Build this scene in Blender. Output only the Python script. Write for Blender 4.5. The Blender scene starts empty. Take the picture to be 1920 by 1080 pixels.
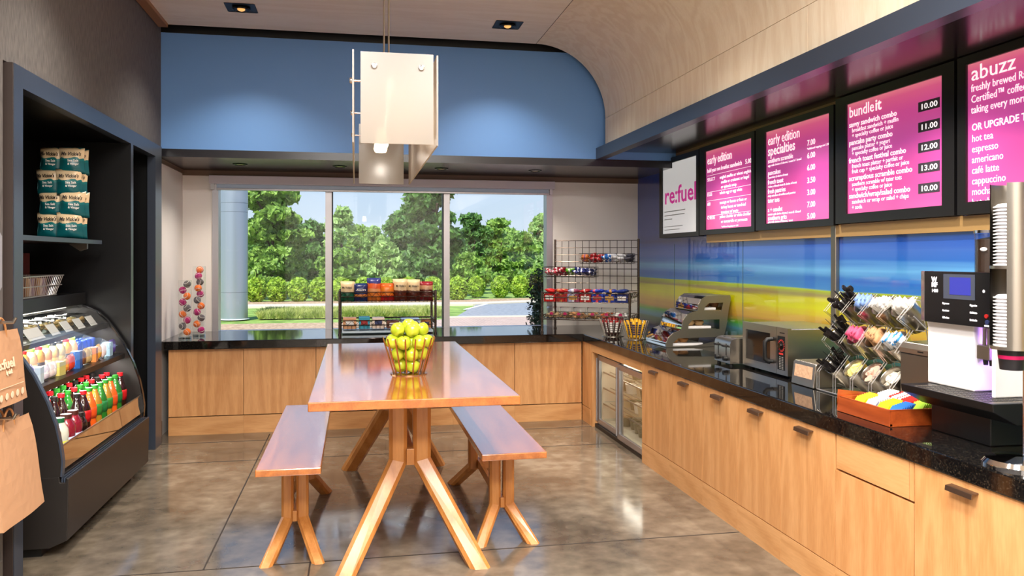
import bpy, bmesh, math, random
import numpy as np
from mathutils import Vector, Matrix
random.seed(7)
PI = math.pi
C = bpy.context.scene.collection
S = bpy.context.scene

# ---------------------------------------------------------------- camera, sky, sun, exposure
cam_d = bpy.data.cameras.new('camera'); cam = bpy.data.objects.new('camera', cam_d); C.objects.link(cam)
cam_d.sensor_width = 36.0; cam_d.lens = 1500.0 / 1920.0 * 36.0
cam_d.shift_y = -56.0 / 1920.0
cam_d.clip_start = 0.05; cam_d.clip_end = 400
cam.location = (0, 0, 1.5); cam.rotation_euler = (PI/2, 0, -math.atan2(293, 1500))
S.camera = cam
S.view_settings.view_transform = 'Standard'; S.view_settings.look = 'None'
S.view_settings.gamma = 1.0; S.view_settings.use_curve_mapping = False
S.view_settings.exposure = 0.8

w = bpy.data.worlds.new('sky'); S.world = w; w.use_nodes = True
nt = w.node_tree; nt.nodes.clear()
out = nt.nodes.new('ShaderNodeOutputWorld'); bg = nt.nodes.new('ShaderNodeBackground')
tcw = nt.nodes.new('ShaderNodeTexCoord'); spw = nt.nodes.new('ShaderNodeSeparateXYZ'); rw = nt.nodes.new('ShaderNodeValToRGB')
nzw = nt.nodes.new('ShaderNodeTexNoise'); nzw.inputs['Scale'].default_value = 3.0; nzw.inputs['Detail'].default_value = 6
mw_ = nt.nodes.new('ShaderNodeMath'); mw_.operation = 'MULTIPLY_ADD'; mw_.inputs[1].default_value = 0.10
for i, (p, c) in enumerate(((0.0, (0.36, 0.40, 0.44)), (0.07, (0.44, 0.50, 0.58)), (0.16, (0.36, 0.45, 0.60)), (0.45, (0.20, 0.33, 0.60)), (1.0, (0.10, 0.22, 0.52)))):
    e = rw.color_ramp.elements
    if i >= 2: e.new(p)
    e[i].position = p; e[i].color = (*c, 1)
nt.links.new(tcw.outputs['Generated'], spw.inputs[0]); nt.links.new(tcw.outputs['Generated'], nzw.inputs['Vector']); nt.links.new(nzw.outputs['Fac'], mw_.inputs[0]); nt.links.new(spw.outputs[2], mw_.inputs[2])
nt.links.new(mw_.outputs[0], rw.inputs[0]); nt.links.new(rw.outputs[0], bg.inputs[0]); nt.links.new(bg.outputs[0], out.inputs[0])
bg.inputs[1].default_value = 1.0

def lamp(kind, name, loc, energy, color=(1, 1, 1), rot=(0, 0, 0), size=0.1, size_y=None, spot=None, blend=0.6):
    d = bpy.data.lights.new(name, kind); o = bpy.data.objects.new(name, d); C.objects.link(o)
    d.energy = energy; d.color = color; o.location = loc; o.rotation_euler = rot
    if kind == 'AREA':
        d.size = size
        if size_y: d.shape = 'RECTANGLE'; d.size_y = size_y
    elif kind == 'SUN': d.angle = math.radians(0.6)
    else: d.shadow_soft_size = size
    if kind == 'SPOT': d.spot_size = math.radians(spot or 80); d.spot_blend = blend
    return o
lamp('SUN', 'sun', (0, 0, 20), 4.4, (1.0, 0.95, 0.86), (math.radians(42), 0, math.radians(-28)))
WARM = (1.0, 0.90, 0.78); NEUT = (1.0, 0.96, 0.91)
# fill lamps added at the unseen ceiling to brighten the room (housings below)
FILL_PANELS = [(-0.3, 1.4), (-0.3, -0.9), (1.0, 1.4), (1.0, -0.9)]
for x, y in FILL_PANELS: lamp('AREA', 'fill_lamp', (x, y, 3.372), 80, NEUT, size=0.9)
DOWN_AND_FILL = [(-0.85, 6.33), (1.21, 6.38), (-0.85, 4.3), (1.21, 4.3), (0.9, 2.4), (-0.6, 2.4)]  # first two belong to the visible fittings, the rest are unseen added fill
for x, y in DOWN_AND_FILL: lamp('SPOT', 'downlight_and_fill_lamp', (x, y, 3.38), 95, WARM, size=0.05, spot=115, blend=0.8)
SOFFIT = [(-1.01, 7.45), (-0.143, 7.45), (0.785, 7.45), (1.68, 7.45)]
for x, y in SOFFIT: lamp('SPOT', 'soffit_lamp', (x, y, 2.32), 26, WARM, size=0.03, spot=130, blend=0.8)
COUNTER_FILL = [2.2, 3.4, 4.6, 5.8]  # spots without fittings, added under the right bulkhead to brighten the counter
for y in COUNTER_FILL: lamp('SPOT', 'counter_fill', (2.42, y, 2.455), 30, WARM, size=0.03, spot=130, blend=0.8)

# ---------------------------------------------------------------- materials
def lin(c):
    r = []
    for v in c[:3]:
        v /= 255.0
        r.append(v/12.92 if v <= 0.04045 else ((v+0.055)/1.055)**2.4)
    return tuple(r) + (1.0,)
MATS = {}
def mat(name, col=(200, 200, 200), rough=0.5, metal=0.0, coat=0.0, emit=None, es=1.0, spec=0.5, bump=None):
    if name in MATS: return MATS[name]
    m = bpy.data.materials.new(name); m.use_nodes = True
    b = m.node_tree.nodes['Principled BSDF']
    b.inputs['Base Color'].default_value = lin(col); b.inputs['Roughness'].default_value = rough
    b.inputs['Metallic'].default_value = metal; b.inputs['Coat Weight'].default_value = coat
    b.inputs['Coat Roughness'].default_value = 0.05; b.inputs['Specular IOR Level'].default_value = spec
    if emit: b.inputs['Emission Color'].default_value = lin(emit); b.inputs['Emission Strength'].default_value = es
    if bump:
        n, l = m.node_tree.nodes, m.node_tree.links
        tc = n.new('ShaderNodeTexCoord'); nz = n.new('ShaderNodeTexNoise'); nz.inputs['Scale'].default_value = bump[0]
        bp = n.new('ShaderNodeBump'); bp.inputs['Strength'].default_value = bump[1]; bp.inputs['Distance'].default_value = 0.01
        l.new(tc.outputs['Object'], nz.inputs['Vector']); l.new(nz.outputs['Fac'], bp.inputs['Height']); l.new(bp.outputs['Normal'], b.inputs['Normal'])
    MATS[name] = m; return m

def nodes_of(m): return m.node_tree.nodes, m.node_tree.links, m.node_tree.nodes['Principled BSDF']
def ramp(n, stops, interp='LINEAR'):
    r = n.new('ShaderNodeValToRGB'); r.color_ramp.interpolation = interp
    e = r.color_ramp.elements
    while len(e) < len(stops): e.new(0.5)
    for i, (p, c) in enumerate(stops): e[i].position = p; e[i].color = lin(c)
    return r
def wood(name, c0, c1, axis='Z', rough=0.4, coat=0.0, scale=1.0, ring=9.0, strength=1.0):
    """veneer: stretched noise for the pores and a warped cathedral wave along one axis"""
    m = mat(name, c0, rough, coat=coat); n, l, b = nodes_of(m); b.inputs['Coat IOR'].default_value = 1.75; b.inputs['Coat Roughness'].default_value = 0.09
    tc = n.new('ShaderNodeTexCoord'); mp = n.new('ShaderNodeMapping')
    st = {'X': (0.12, 1, 1), 'Y': (1, 0.12, 1), 'Z': (1, 1, 0.12)}[axis]
    mp.inputs['Scale'].default_value = [s*scale for s in st]
    l.new(tc.outputs['Object'], mp.inputs['Vector'])
    n1 = n.new('ShaderNodeTexNoise'); n1.inputs['Scale'].default_value = 3.0; n1.inputs['Detail'].default_value = 3
    l.new(mp.outputs[0], n1.inputs['Vector'])
    mm = n.new('ShaderNodeMath'); mm.operation = 'MULTIPLY'; mm.inputs[1].default_value = ring*6; l.new(n1.outputs['Fac'], mm.inputs[0])
    sn = n.new('ShaderNodeMath'); sn.operation = 'SINE'; l.new(mm.outputs[0], sn.inputs[0])
    n2 = n.new('ShaderNodeTexNoise'); n2.inputs['Scale'].default_value = 110; n2.inputs['Detail'].default_value = 4; l.new(mp.outputs[0], n2.inputs['Vector'])
    md = n.new('ShaderNodeMath'); md.operation = 'MULTIPLY_ADD'; md.inputs[1].default_value = 0.55; md.inputs[2].default_value = 0.225; l.new(n2.outputs['Fac'], md.inputs[0])
    ma = n.new('ShaderNodeMath'); ma.operation = 'MULTIPLY_ADD'; ma.inputs[1].default_value = 0.15*strength; l.new(sn.outputs[0], ma.inputs[0]); l.new(md.outputs[0], ma.inputs[2])
    r = ramp(n, [(0.25, c0), (0.75, c1)]); l.new(ma.outputs[0], r.inputs[0]); l.new(r.outputs[0], b.inputs['Base Color'])
    return m
def thin_clear(name, tint=(255, 255, 255), refl=0.06, rough=0.0):
    if name in MATS: return MATS[name]
    m = bpy.data.materials.new(name); m.use_nodes = True; n, l = m.node_tree.nodes, m.node_tree.links; n.clear()
    o = n.new('ShaderNodeOutputMaterial'); t = n.new('ShaderNodeBsdfTransparent'); g = n.new('ShaderNodeBsdfGlossy'); mx = n.new('ShaderNodeMixShader')
    t.inputs[0].default_value = lin(tint); g.inputs['Roughness'].default_value = rough
    fr = n.new('ShaderNodeFresnel'); fr.inputs[0].default_value = 1.45
    ad = n.new('ShaderNodeMath'); ad.operation = 'MULTIPLY'; ad.inputs[1].default_value = refl/0.034
    l.new(fr.outputs[0], ad.inputs[0]); ge = n.new('ShaderNodeNewGeometry'); sb = n.new('ShaderNodeMath'); sb.operation = 'SUBTRACT'; sb.inputs[0].default_value = 1.0; l.new(ge.outputs['Backfacing'], sb.inputs[1])
    m2 = n.new('ShaderNodeMath'); m2.operation = 'MULTIPLY'; m2.use_clamp = True; l.new(ad.outputs[0], m2.inputs[0]); l.new(sb.outputs[0], m2.inputs[1]); l.new(m2.outputs[0], mx.inputs[0]); l.new(t.outputs[0], mx.inputs[1]); l.new(g.outputs[0], mx.inputs[2]); l.new(mx.outputs[0], o.inputs[0])
    MATS[name] = m; return m
def bands(name, stops, rough=0.35, axis=2, wav=0.0, coat=0.0, coord='Generated', interp='CONSTANT', freq=6.0, lo=0.0, hi=1.0, emit=0.0):
    m = mat(name, (128, 128, 128), rough, coat=coat); n, l, b = nodes_of(m)
    tc = n.new('ShaderNodeTexCoord'); sp = n.new('ShaderNodeSeparateXYZ'); l.new(tc.outputs[coord], sp.inputs[0])
    src = sp.outputs[axis]
    if lo != 0.0 or hi != 1.0:
        mr = n.new('ShaderNodeMapRange'); mr.inputs['From Min'].default_value = lo; mr.inputs['From Max'].default_value = hi; l.new(src, mr.inputs[0]); src = mr.outputs[0]
    if wav:
        nz = n.new('ShaderNodeTexNoise'); nz.inputs['Scale'].default_value = freq; l.new(tc.outputs[coord], nz.inputs['Vector'])
        ma = n.new('ShaderNodeMath'); ma.operation = 'MULTIPLY_ADD'; ma.inputs[1].default_value = wav; l.new(nz.outputs['Fac'], ma.inputs[0]); l.new(src, ma.inputs[2])
        sb = n.new('ShaderNodeMath'); sb.operation = 'SUBTRACT'; sb.inputs[1].default_value = wav*0.5; l.new(ma.outputs[0], sb.inputs[0]); src = sb.outputs[0]
    r = ramp(n, stops, interp); l.new(src, r.inputs[0]); l.new(r.outputs[0], b.inputs['Base Color'])
    if emit: l.new(r.outputs[0], b.inputs['Emission Color']); b.inputs['Emission Strength'].default_value = emit
    return m

M_maple = wood('maple_veneer', (202, 142, 86), (224, 168, 112), 'Z', 0.38)
M_mapleH = wood('maple_veneer_flat', (202, 144, 88), (224, 170, 114), 'Y', 0.38)
M_ceil = wood('pale_oak_ceiling', (230, 216, 198), (244, 234, 220), 'X', 0.45, ring=7, strength=0.7)
M_fasc = wood('pale_oak_fascia', (232, 212, 184), (246, 232, 208), 'Z', 0.45)
M_table = wood('oiled_iroko', (150, 80, 30), (188, 112, 48), 'Y', 0.2, coat=1.0, strength=0.8)
M_leg = wood('oak_leg', (178, 112, 52), (206, 142, 76), 'Z', 0.32, coat=0.1)
M_redwood = wood('red_stained_wood', (140, 58, 20), (172, 78, 30), 'Y', 0.35)
M_navy = mat('slate_blue_laminate', (58, 66, 80), 0.28)
M_black = mat('black_laminate', (13, 13, 15), 0.35)
M_blackgl = mat('black_gloss', (14, 14, 16), 0.12)
M_case = mat('dark_bronze_metal', (34, 30, 28), 0.42)
M_white = mat('white_paint', (232, 226, 220), 0.6)
M_plastic = mat('white_plastic', (238, 236, 238), 0.25)
M_tan = mat('tan_panel', (168, 134, 84), 0.4)
M_steel = mat('brushed_steel', (184, 178, 168), 0.28, 1.0)
M_steeld = mat('dark_steel', (150, 142, 130), 0.42, 1.0)
M_chrome = mat('chrome', (225, 225, 228), 0.06, 1.0)
M_alu = mat('satin_aluminium', (176, 174, 178), 0.35, 0.8)
M_wire = mat('black_wire', (84, 72, 64), 0.28, 0.85)
M_copper = mat('copper_wire', (196, 158, 120), 0.22, 1.0)
M_rubber = mat('black_rubber', (18, 18, 18), 0.5)
M_price = mat('white_card', (240, 240, 236), 0.6)
M_letter = mat('white_lettering', (250, 245, 248), 0.5, emit=(255, 250, 252), es=0.45)
M_lettext = mat('white_print', (245, 242, 236), 0.6)
M_glass = thin_clear('window_glass', (250, 253, 252), 0.05)
M_acry = thin_clear('clear_acrylic', (250, 252, 252), 0.06)
M_kraft = mat('kraft_paper', (184, 140, 104), 0.75, bump=(18, 0.25))
M_kraftd = mat('twisted_paper_handle', (184, 128, 78), 0.8)

def mural_mat():
    m = mat('printed_glass', (100, 120, 160), 0.30, coat=1.0, spec=0.3); n, l, b = nodes_of(m)
    b.inputs['Coat Roughness'].default_value = 0.03
    tc = n.new('ShaderNodeTexCoord'); mp = n.new('ShaderNodeMapping'); mp.inputs['Scale'].default_value = (1, 0.16, 7)
    l.new(tc.outputs['Object'], mp.inputs['Vector'])
    nz = n.new('ShaderNodeTexNoise'); nz.inputs['Scale'].default_value = 3.0; nz.inputs['Detail'].default_value = 5; l.new(mp.outputs[0], nz.inputs['Vector'])
    sp = n.new('ShaderNodeSeparateXYZ'); l.new(tc.outputs['Object'], sp.inputs[0])
    ma = n.new('ShaderNodeMath'); ma.operation = 'MULTIPLY_ADD'; ma.inputs[1].default_value = 0.09; l.new(nz.outputs['Fac'], ma.inputs[0]); l.new(sp.outputs[2], ma.inputs[2])
    mr = n.new('ShaderNodeMapRange'); mr.inputs['From Min'].default_value = 0.045; mr.inputs['From Max'].default_value = 1.045; l.new(ma.outputs[0], mr.inputs[0])
    # object origin sits at z = 0.8, so 0..1 runs over z 0.8 .. 1.8
    r = ramp(n, [(0.00, (24, 50, 110)), (0.06, (40, 40, 50)), (0.10, (60, 90, 60)), (0.155, (70, 130, 150)), (0.20, (70, 150, 40)), (0.245, (180, 136, 56)),
                 (0.31, (198, 166, 50)), (0.37, (198, 198, 4)), (0.43, (188, 188, 16)), (0.462, (140, 126, 80)), (0.490, (160, 184, 10)),
                 (0.502, (50, 118, 190)), (0.56, (34, 100, 186)), (0.63, (90, 160, 214)), (0.69, (24, 94, 184)), (0.75, (50, 96, 184)),
                 (0.80, (18, 76, 176)), (0.87, (20, 52, 130)), (0.93, (16, 60, 160))])
    l.new(mr.outputs[0], r.inputs[0]); l.new(r.outputs[0], b.inputs['Base Color'])
    return m
def concrete():
    m = mat('polished_concrete', (130, 112, 92), 0.13, spec=0.65); n, l, b = nodes_of(m)
    tc = n.new('ShaderNodeTexCoord')
    a = n.new('ShaderNodeTexNoise'); a.inputs['Scale'].default_value = 1.1; a.inputs['Detail'].default_value = 6; a.inputs['Distortion'].default_value = 0.6
    c = n.new('ShaderNodeTexNoise'); c.inputs['Scale'].default_value = 9; c.inputs['Detail'].default_value = 8
    l.new(tc.outputs['Object'], a.inputs['Vector']); l.new(tc.outputs['Object'], c.inputs['Vector'])
    mm = n.new('ShaderNodeMath'); mm.operation = 'MULTIPLY_ADD'; mm.inputs[1].default_value = 0.55; l.new(c.outputs['Fac'], mm.inputs[0]); l.new(a.outputs['Fac'], mm.inputs[2])
    r = ramp(n, [(0.50, (70, 63, 54)), (0.72, (104, 94, 81)), (0.92, (134, 122, 106)), (1.0, (152, 142, 126))]); l.new(mm.outputs[0], r.inputs[0]); l.new(r.outputs[0], b.inputs['Base Color'])
    r2 = n.new('ShaderNodeMapRange'); r2.inputs['To Min'].default_value = 0.05; r2.inputs['To Max'].default_value = 0.2; l.new(c.outputs['Fac'], r2.inputs[0]); l.new(r2.outputs[0], b.inputs['Roughness'])
    return m
def granite():
    m = mat('black_granite', (16, 15, 16), 0.05, spec=0.6); n, l, b = nodes_of(m)
    tc = n.new('ShaderNodeTexCoord'); v = n.new('ShaderNodeTexNoise'); v.inputs['Scale'].default_value = 160; v.inputs['Detail'].default_value = 4
    l.new(tc.outputs['Object'], v.inputs['Vector'])
    r = ramp(n, [(0.50, (11, 11, 12)), (0.66, (44, 38, 32)), (0.78, (86, 72, 56))]); l.new(v.outputs['Fac'], r.inputs[0]); l.new(r.outputs[0], b.inputs['Base Color'])
    return m
def wallpaper():
    m = mat('grey_grasscloth', (112, 104, 98), 0.8); n, l, b = nodes_of(m)
    tc = n.new('ShaderNodeTexCoord'); mp = n.new('ShaderNodeMapping'); mp.inputs['Scale'].default_value = (1, 90, 8); l.new(tc.outputs['Object'], mp.inputs['Vector'])
    v = n.new('ShaderNodeTexNoise'); v.inputs['Scale'].default_value = 2; v.inputs['Detail'].default_value = 5; l.new(mp.outputs[0], v.inputs['Vector'])
    r = ramp(n, [(0.3, (74, 72, 72)), (0.7, (112, 108, 106))]); l.new(v.outputs['Fac'], r.inputs[0]); l.new(r.outputs[0], b.inputs['Base Color'])
    return m
M_mural = mural_mat(); M_floor = concrete(); M_granite = granite(); M_paper = wallpaper()
M_blue = mat('blue_wall_paint', (106, 156, 220), 0.55)

# ---------------------------------------------------------------- mesh helpers
def B(): return bmesh.new()
def face(bm, vs, mi=0):
    try: f = bm.faces.new(vs); f.material_index = mi; return f
    except ValueError: return None
def box(bm, x0, x1, y0, y1, z0, z1, mi=0, mtx=None):
    v = [Vector((x, y, z)) for z in (z0, z1) for y in (y0, y1) for x in (x0, x1)]
    if mtx: v = [mtx @ q for q in v]
    v = [bm.verts.new(q) for q in v]
    for q in ((0, 2, 3, 1), (4, 5, 7, 6), (0, 1, 5, 4), (2, 6, 7, 3), (0, 4, 6, 2), (1, 3, 7, 5)): face(bm, [v[i] for i in q], mi)
def frame_of(d):
    d = d.normalized(); a = Vector((0, 0, 1)) if abs(d.z) < 0.95 else Vector((1, 0, 0))
    x = d.cross(a).normalized(); return x, d.cross(x).normalized()
def sweep(bm, pts, prof, closed=False, cap=True, mi=0, ends=(None, None), axes=None):
    """sweep a 2-D profile along a polyline with mitred corners"""
    P = [Vector(p) for p in pts]; n = len(P); rings = []
    X = Y = None
    for i in range(n):
        if closed: d0 = (P[i]-P[i-1]).normalized(); d1 = (P[(i+1) % n]-P[i]).normalized()
        else:
            d1 = (P[min(i+1, n-1)]-P[min(i, n-2)]).normalized(); d0 = (P[max(i, 1)]-P[max(i, 1)-1]).normalized()
        nn = (d0+d1)
        nn = nn.normalized() if nn.length > 1e-6 else d0
        if i == 0 and ends[0] and not closed: nn = Vector(ends[0])
        if i == n-1 and ends[1] and not closed: nn = Vector(ends[1])
        if X is None:
            if axes: X = Vector(axes[0]); Y = Vector(axes[1])
            else: X, Y = frame_of(d0)
            if closed: d0 = d1
        d = d0
        X = (X-d*X.dot(d)).normalized(); Y = (Y-d*Y.dot(d)); Y = (Y-X*Y.dot(X)).normalized()
        r = []
        for a, b in prof:
            v = X*a+Y*b; k = d.dot(nn)
            if abs(k) > 0.15: v = v-d*(v.dot(nn)/k)
            r.append(bm.verts.new(P[i]+v))
        rings.append(r)
    m = len(prof)
    for i in range(n if closed else n-1):
        a, b = rings[i], rings[(i+1) % n]
        for j in range(m): face(bm, (a[j], a[(j+1) % m], b[(j+1) % m], b[j]), mi)
    if cap and not closed: face(bm, rings[0][::-1], mi); face(bm, rings[-1], mi)
def circ(r, k=6): return [(r*math.cos(2*PI*i/k), r*math.sin(2*PI*i/k)) for i in range(k)]
def tube(bm, pts, r, k=6, closed=False, mi=0): sweep(bm, pts, circ(r, k), closed, mi=mi)
def lathe(bm, prof, c=(0, 0, 0), k=20, mi=0, mtx=None, a0=0.0, a1=2*PI):
    full = abs(a1-a0-2*PI) < 1e-6; kk = k if full else k+1; rings = []
    for r, z in prof:
        ring = []
        for i in range(kk):
            t = a0+(a1-a0)*i/k; p = Vector((r*math.cos(t), r*math.sin(t), z))
            if mtx: p = mtx @ p
            ring.append(bm.verts.new(p+Vector(c)))
        rings.append(ring)
    for a, b in zip(rings, rings[1:]):
        for j in range(kk if full else kk-1):
            face(bm, (a[j], a[(j+1) % kk], b[(j+1) % kk], b[j]), mi)
    if full:
        if prof[0][0] > 1e-5: face(bm, rings[0][::-1], mi)
        if prof[-1][0] > 1e-5: face(bm, rings[-1], mi)
def prism(bm, poly, axis, a0, a1, mi=0):
    """poly of 2-D points pushed along an axis: x -> (y,z), y -> (x,z), z -> (x,y)"""
    def p(q, a): return {'x': (a, q[0], q[1]), 'y': (q[0], a, q[1]), 'z': (q[0], q[1], a)}[axis]
    u = [bm.verts.new(p(q, a0)) for q in poly]; v = [bm.verts.new(p(q, a1)) for q in poly]; n = len(poly)
    face(bm, u[::-1], mi); face(bm, v, mi)
    for i in range(n): face(bm, (u[i], u[(i+1) % n], v[(i+1) % n], v[i]), mi)
def ball(bm, c, r, k=12, mi=0, sc=(1, 1, 1)):
    g = bmesh.ops.create_uvsphere(bm, u_segments=k, v_segments=max(6, k*2//3), radius=r)
    for v in g['verts']: v.co = Vector((v.co.x*sc[0], v.co.y*sc[1], v.co.z*sc[2]))+Vector(c)
    for v in g['verts']:
        for f in v.link_faces: f.material_index = mi
def extr_shell(bm, pts, axis, a0, a1, th, mi=0):
    """a thin curved sheet: open polyline of 2-D points, offset by th, pushed along an axis"""
    n = len(pts); off = []
    for i in range(n):
        a = Vector(pts[max(i-1, 0)]); b = Vector(pts[min(i+1, n-1)]); d = (b-a).normalized()
        off.append((pts[i][0]-d.y*th, pts[i][1]+d.x*th))
    for i in range(n-1): prism(bm, [pts[i], pts[i+1], off[i+1], off[i]], axis, a0, a1, mi)

def obj(name, bm, mats, parent=None, smooth=False, bevel=0.0, world=False, label=None, kind=None):
    bmesh.ops.remove_doubles(bm, verts=bm.verts, dist=1e-6)
    bmesh.ops.recalc_face_normals(bm, faces=bm.faces)
    me = bpy.data.meshes.new(name); o = bpy.data.objects.new(name, me); C.objects.link(o)
    if not isinstance(mats, (list, tuple)): mats = [mats]
    off = None
    if parent is None and len(bm.verts):
        co = [v.co for v in bm.verts]; x = [c.x for c in co]; y = [c.y for c in co]; z = [c.z for c in co]
        off = Vector(((min(x)+max(x))/2, (min(y)+max(y))/2, min(z)))
    elif world:
        r = parent
        while r.parent: r = r.parent
        off = r.location.copy()
    if off is not None:
        bmesh.ops.translate(bm, verts=bm.verts, vec=-off)
        if parent is None: o.location = off
    bm.to_mesh(me); bm.free()
    for m in mats: me.materials.append(m)
    if smooth:
        me.polygons.foreach_set('use_smooth', [True]*len(me.polygons))
        if smooth != 'all':
            md = o.modifiers.new('edge_split', 'EDGE_SPLIT'); md.split_angle = math.radians(38)
    if bevel:
        md = o.modifiers.new('bevel', 'BEVEL'); md.width = bevel; md.segments = 2; md.limit_method = 'ANGLE'; md.angle_limit = math.radians(40)
    if parent: o.parent = parent
    if label: o['label'] = label
    if kind: o['kind'] = kind
    return o
def thing(name, label, cat, loc=(0, 0, 0), rotz=0.0, group=None):
    o = bpy.data.objects.new(name, None); C.objects.link(o); o.empty_display_size = 0.1
    o.location = loc; o.rotation_euler = (0, 0, rotz); tag(o, label, cat, group); return o
def tag(o, label, cat, group=None, kind=None):
    o['label'] = label; o['category'] = cat
    if group: o['group'] = group
    if kind: o['kind'] = kind
    return o
def struct(name, bm, m, bevel=0.0, smooth=False): return obj(name, bm, m, bevel=bevel, smooth=smooth, kind='structure')
def dup(root, loc=None, rot=None, label=None, group=None):
    r = root.copy(); C.objects.link(r)
    if loc is not None: r.location = loc
    if rot is not None: r.rotation_euler = rot if not isinstance(rot, (int, float)) else (0, 0, rot)
    if label: r['label'] = label
    if group: r['group'] = group
    for ch in list(root.children):
        c = ch.copy(); C.objects.link(c); c.parent = r
        for g in list(ch.children):
            d = g.copy(); C.objects.link(d); d.parent = c
    return r
def setmat(o, m):
    """give one copy its own colour: own mesh data, same shape"""
    o.data = o.data.copy(); o.data.materials.clear(); o.data.materials.append(m)
def child(o, name):
    for c in o.children:
        if c.name.split('.')[0] == name: return c
ORD = ['first', 'second', 'third', 'fourth', 'fifth', 'sixth', 'seventh', 'eighth', 'ninth', 'tenth', 'eleventh', 'twelfth', 'thirteenth', 'fourteenth', 'fifteenth', 'sixteenth', 'seventeenth', 'eighteenth']
FONT_TMP = {}
def text(bm, s, o, ux, uy, size, width=None, bold=0.0, depth=0.0006, sx=1.0, mi=0, align='LEFT', shear=0.0):
    """append flat extruded lettering to a bmesh: origin o, reading direction ux, up direction uy"""
    cu = bpy.data.curves.new('lettering_source', 'FONT'); cu.body = s; cu.size = size; cu.extrude = depth; cu.offset = bold*size
    cu.resolution_u = 2; cu.align_x = align; cu.shear = shear
    t = bpy.data.objects.new('lettering_source', cu); C.objects.link(t)
    dg = bpy.context.evaluated_depsgraph_get(); ev = t.evaluated_get(dg); me = ev.to_mesh()
    ux = Vector(ux).normalized(); uy = Vector(uy).normalized(); uz = ux.cross(uy)
    xs = [v.co.x for v in me.vertices] or [0, 1]
    k = sx
    if width and max(xs)-min(xs) > 1e-6: k = width/(max(xs)-min(xs))
    vs = [bm.verts.new(Vector(o)+ux*(v.co.x*k)+uy*v.co.y+uz*v.co.z) for v in me.vertices]
    for p in me.polygons: face(bm, [vs[i] for i in p.vertices], mi)
    ev.to_mesh_clear(); bpy.data.objects.remove(t); bpy.data.curves.remove(cu)
# ================================================================ STRUCTURE
XL, XW, XR, YB, YW, ZC = -1.57, -1.61, 2.93, 7.0, 8.04, 3.395
Y0 = -2.6                                    # wall behind the camera
# floor with saw-cut joints (real grooves)
bm = B(); box(bm, -2.6, 3.2, Y0-0.2, 8.3, -0.12, 0.0); struct('floor', bm, M_floor)
M_joint = mat('saw_cut_joint', (48, 40, 34), 0.7)
bm = B()
for y in (6.86, 6.2, 4.06, 2.4): box(bm, -1.9, 2.06, y-0.004, y+0.004, 0.0, 0.0012)
for x, a, b_ in ((-0.72, 4.06, 7.1), (-0.22, 0.0, 4.06), (1.2, 6.2, 7.1)): box(bm, x-0.004, x+0.004, a, b_, 0.0, 0.0012)
struct('trim_1', bm, M_joint)
# left wall: papered above and beside the niche
bm = B()
box(bm, XL-0.12, XL, Y0, 4.0, 0, 3.7); box(bm, XL-0.12, XL, 4.0, 7.0, 2.40, 3.7)
struct('wall_left', bm, M_paper)
bm = B(); box(bm, XW-0.12, XW, 6.93, 8.2, 0, 2.34); struct('wall_nook_left', bm, M_white)
bm = B(); box(bm, XL, XL+0.012, Y0, 3.97, 0, 0.14); box(bm, XW, XW+0.012, 6.95, 7.17, 0, 0.13); struct('baseboard_left', bm, mat('grey_baseboard', (92, 88, 82), 0.5))
# upper blue wall and its black reveal
bm = B(); box(bm, XL, 3.05, YB, YB+0.1, 2.40, 3.355); struct('wall_back_upper', bm, M_blue)
bm = B(); box(bm, XL-0.1, 3.1, YB, YB+0.1, 3.355, 3.8); struct('trim_2', bm, M_black)
# black bulkhead over the window nook
bm = B(); box(bm, XL-0.04, XR, YB-0.005, YW, 2.335, 2.40); struct('trim_3', bm, mat('bulkhead_laminate', (34, 34, 40), 0.25))
# window wall with its opening
WX0, WX1, WZ0, WZ1 = -1.34, 1.99, 0.78, 2.26
bm = B()
box(bm, XW-0.1, WX0, YW, YW+0.2, 0, 2.34); box(bm, WX1, XR+0.1, YW, YW+0.2, 0, 2.34)
box(bm, WX0, WX1, YW, YW+0.2, WZ1, 2.34); box(bm, XW-0.1, XR+0.1, YW, YW+0.2, 2.34, 3.7); box(bm, WX0, WX1, YW, YW+0.2, 0, WZ0)
struct('wall_back', bm, M_white)
bm = B(); box(bm, XW, XR, YW-0.015, YW, 2.285, 2.335); box(bm, XW, XW+0.012, 7.0, YW, 2.30, 2.335); struct('trim_4', bm, mat('brown_reveal', (112, 88, 70), 0.5))
# roller shade rolled up under the bulkhead
rs = thing('roller_shade', 'rolled up pale window shade along the top of the window', 'blind', (0.32, YW-0.05, 2.148))
M_lilac = mat('shade_fascia', (206, 204, 216), 0.4)
bm = B(); box(bm, -1.36, 2.005, YW-0.085, YW, 2.205, 2.284); obj('fascia', bm, M_lilac, rs, world=True, bevel=0.004)
bm = B(); box(bm, -1.30, 1.95, YW-0.03, YW-0.026, 2.16, 2.205); obj('fabric', bm, mat('shade_fabric', (168, 190, 214), 0.35), rs, world=True)
bm = B(); box(bm, -1.30, 1.95, YW-0.036, YW-0.020, 2.148, 2.168); obj('hem_bar', bm, M_alu, rs, world=True, bevel=0.003)
for x in (-1.335, 1.97):
    bm = B(); box(bm, x-0.015, x+0.015, YW-0.06, YW-0.001, 2.15, 2.205); obj('end_bracket', bm, M_alu, rs, world=True)
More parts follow.
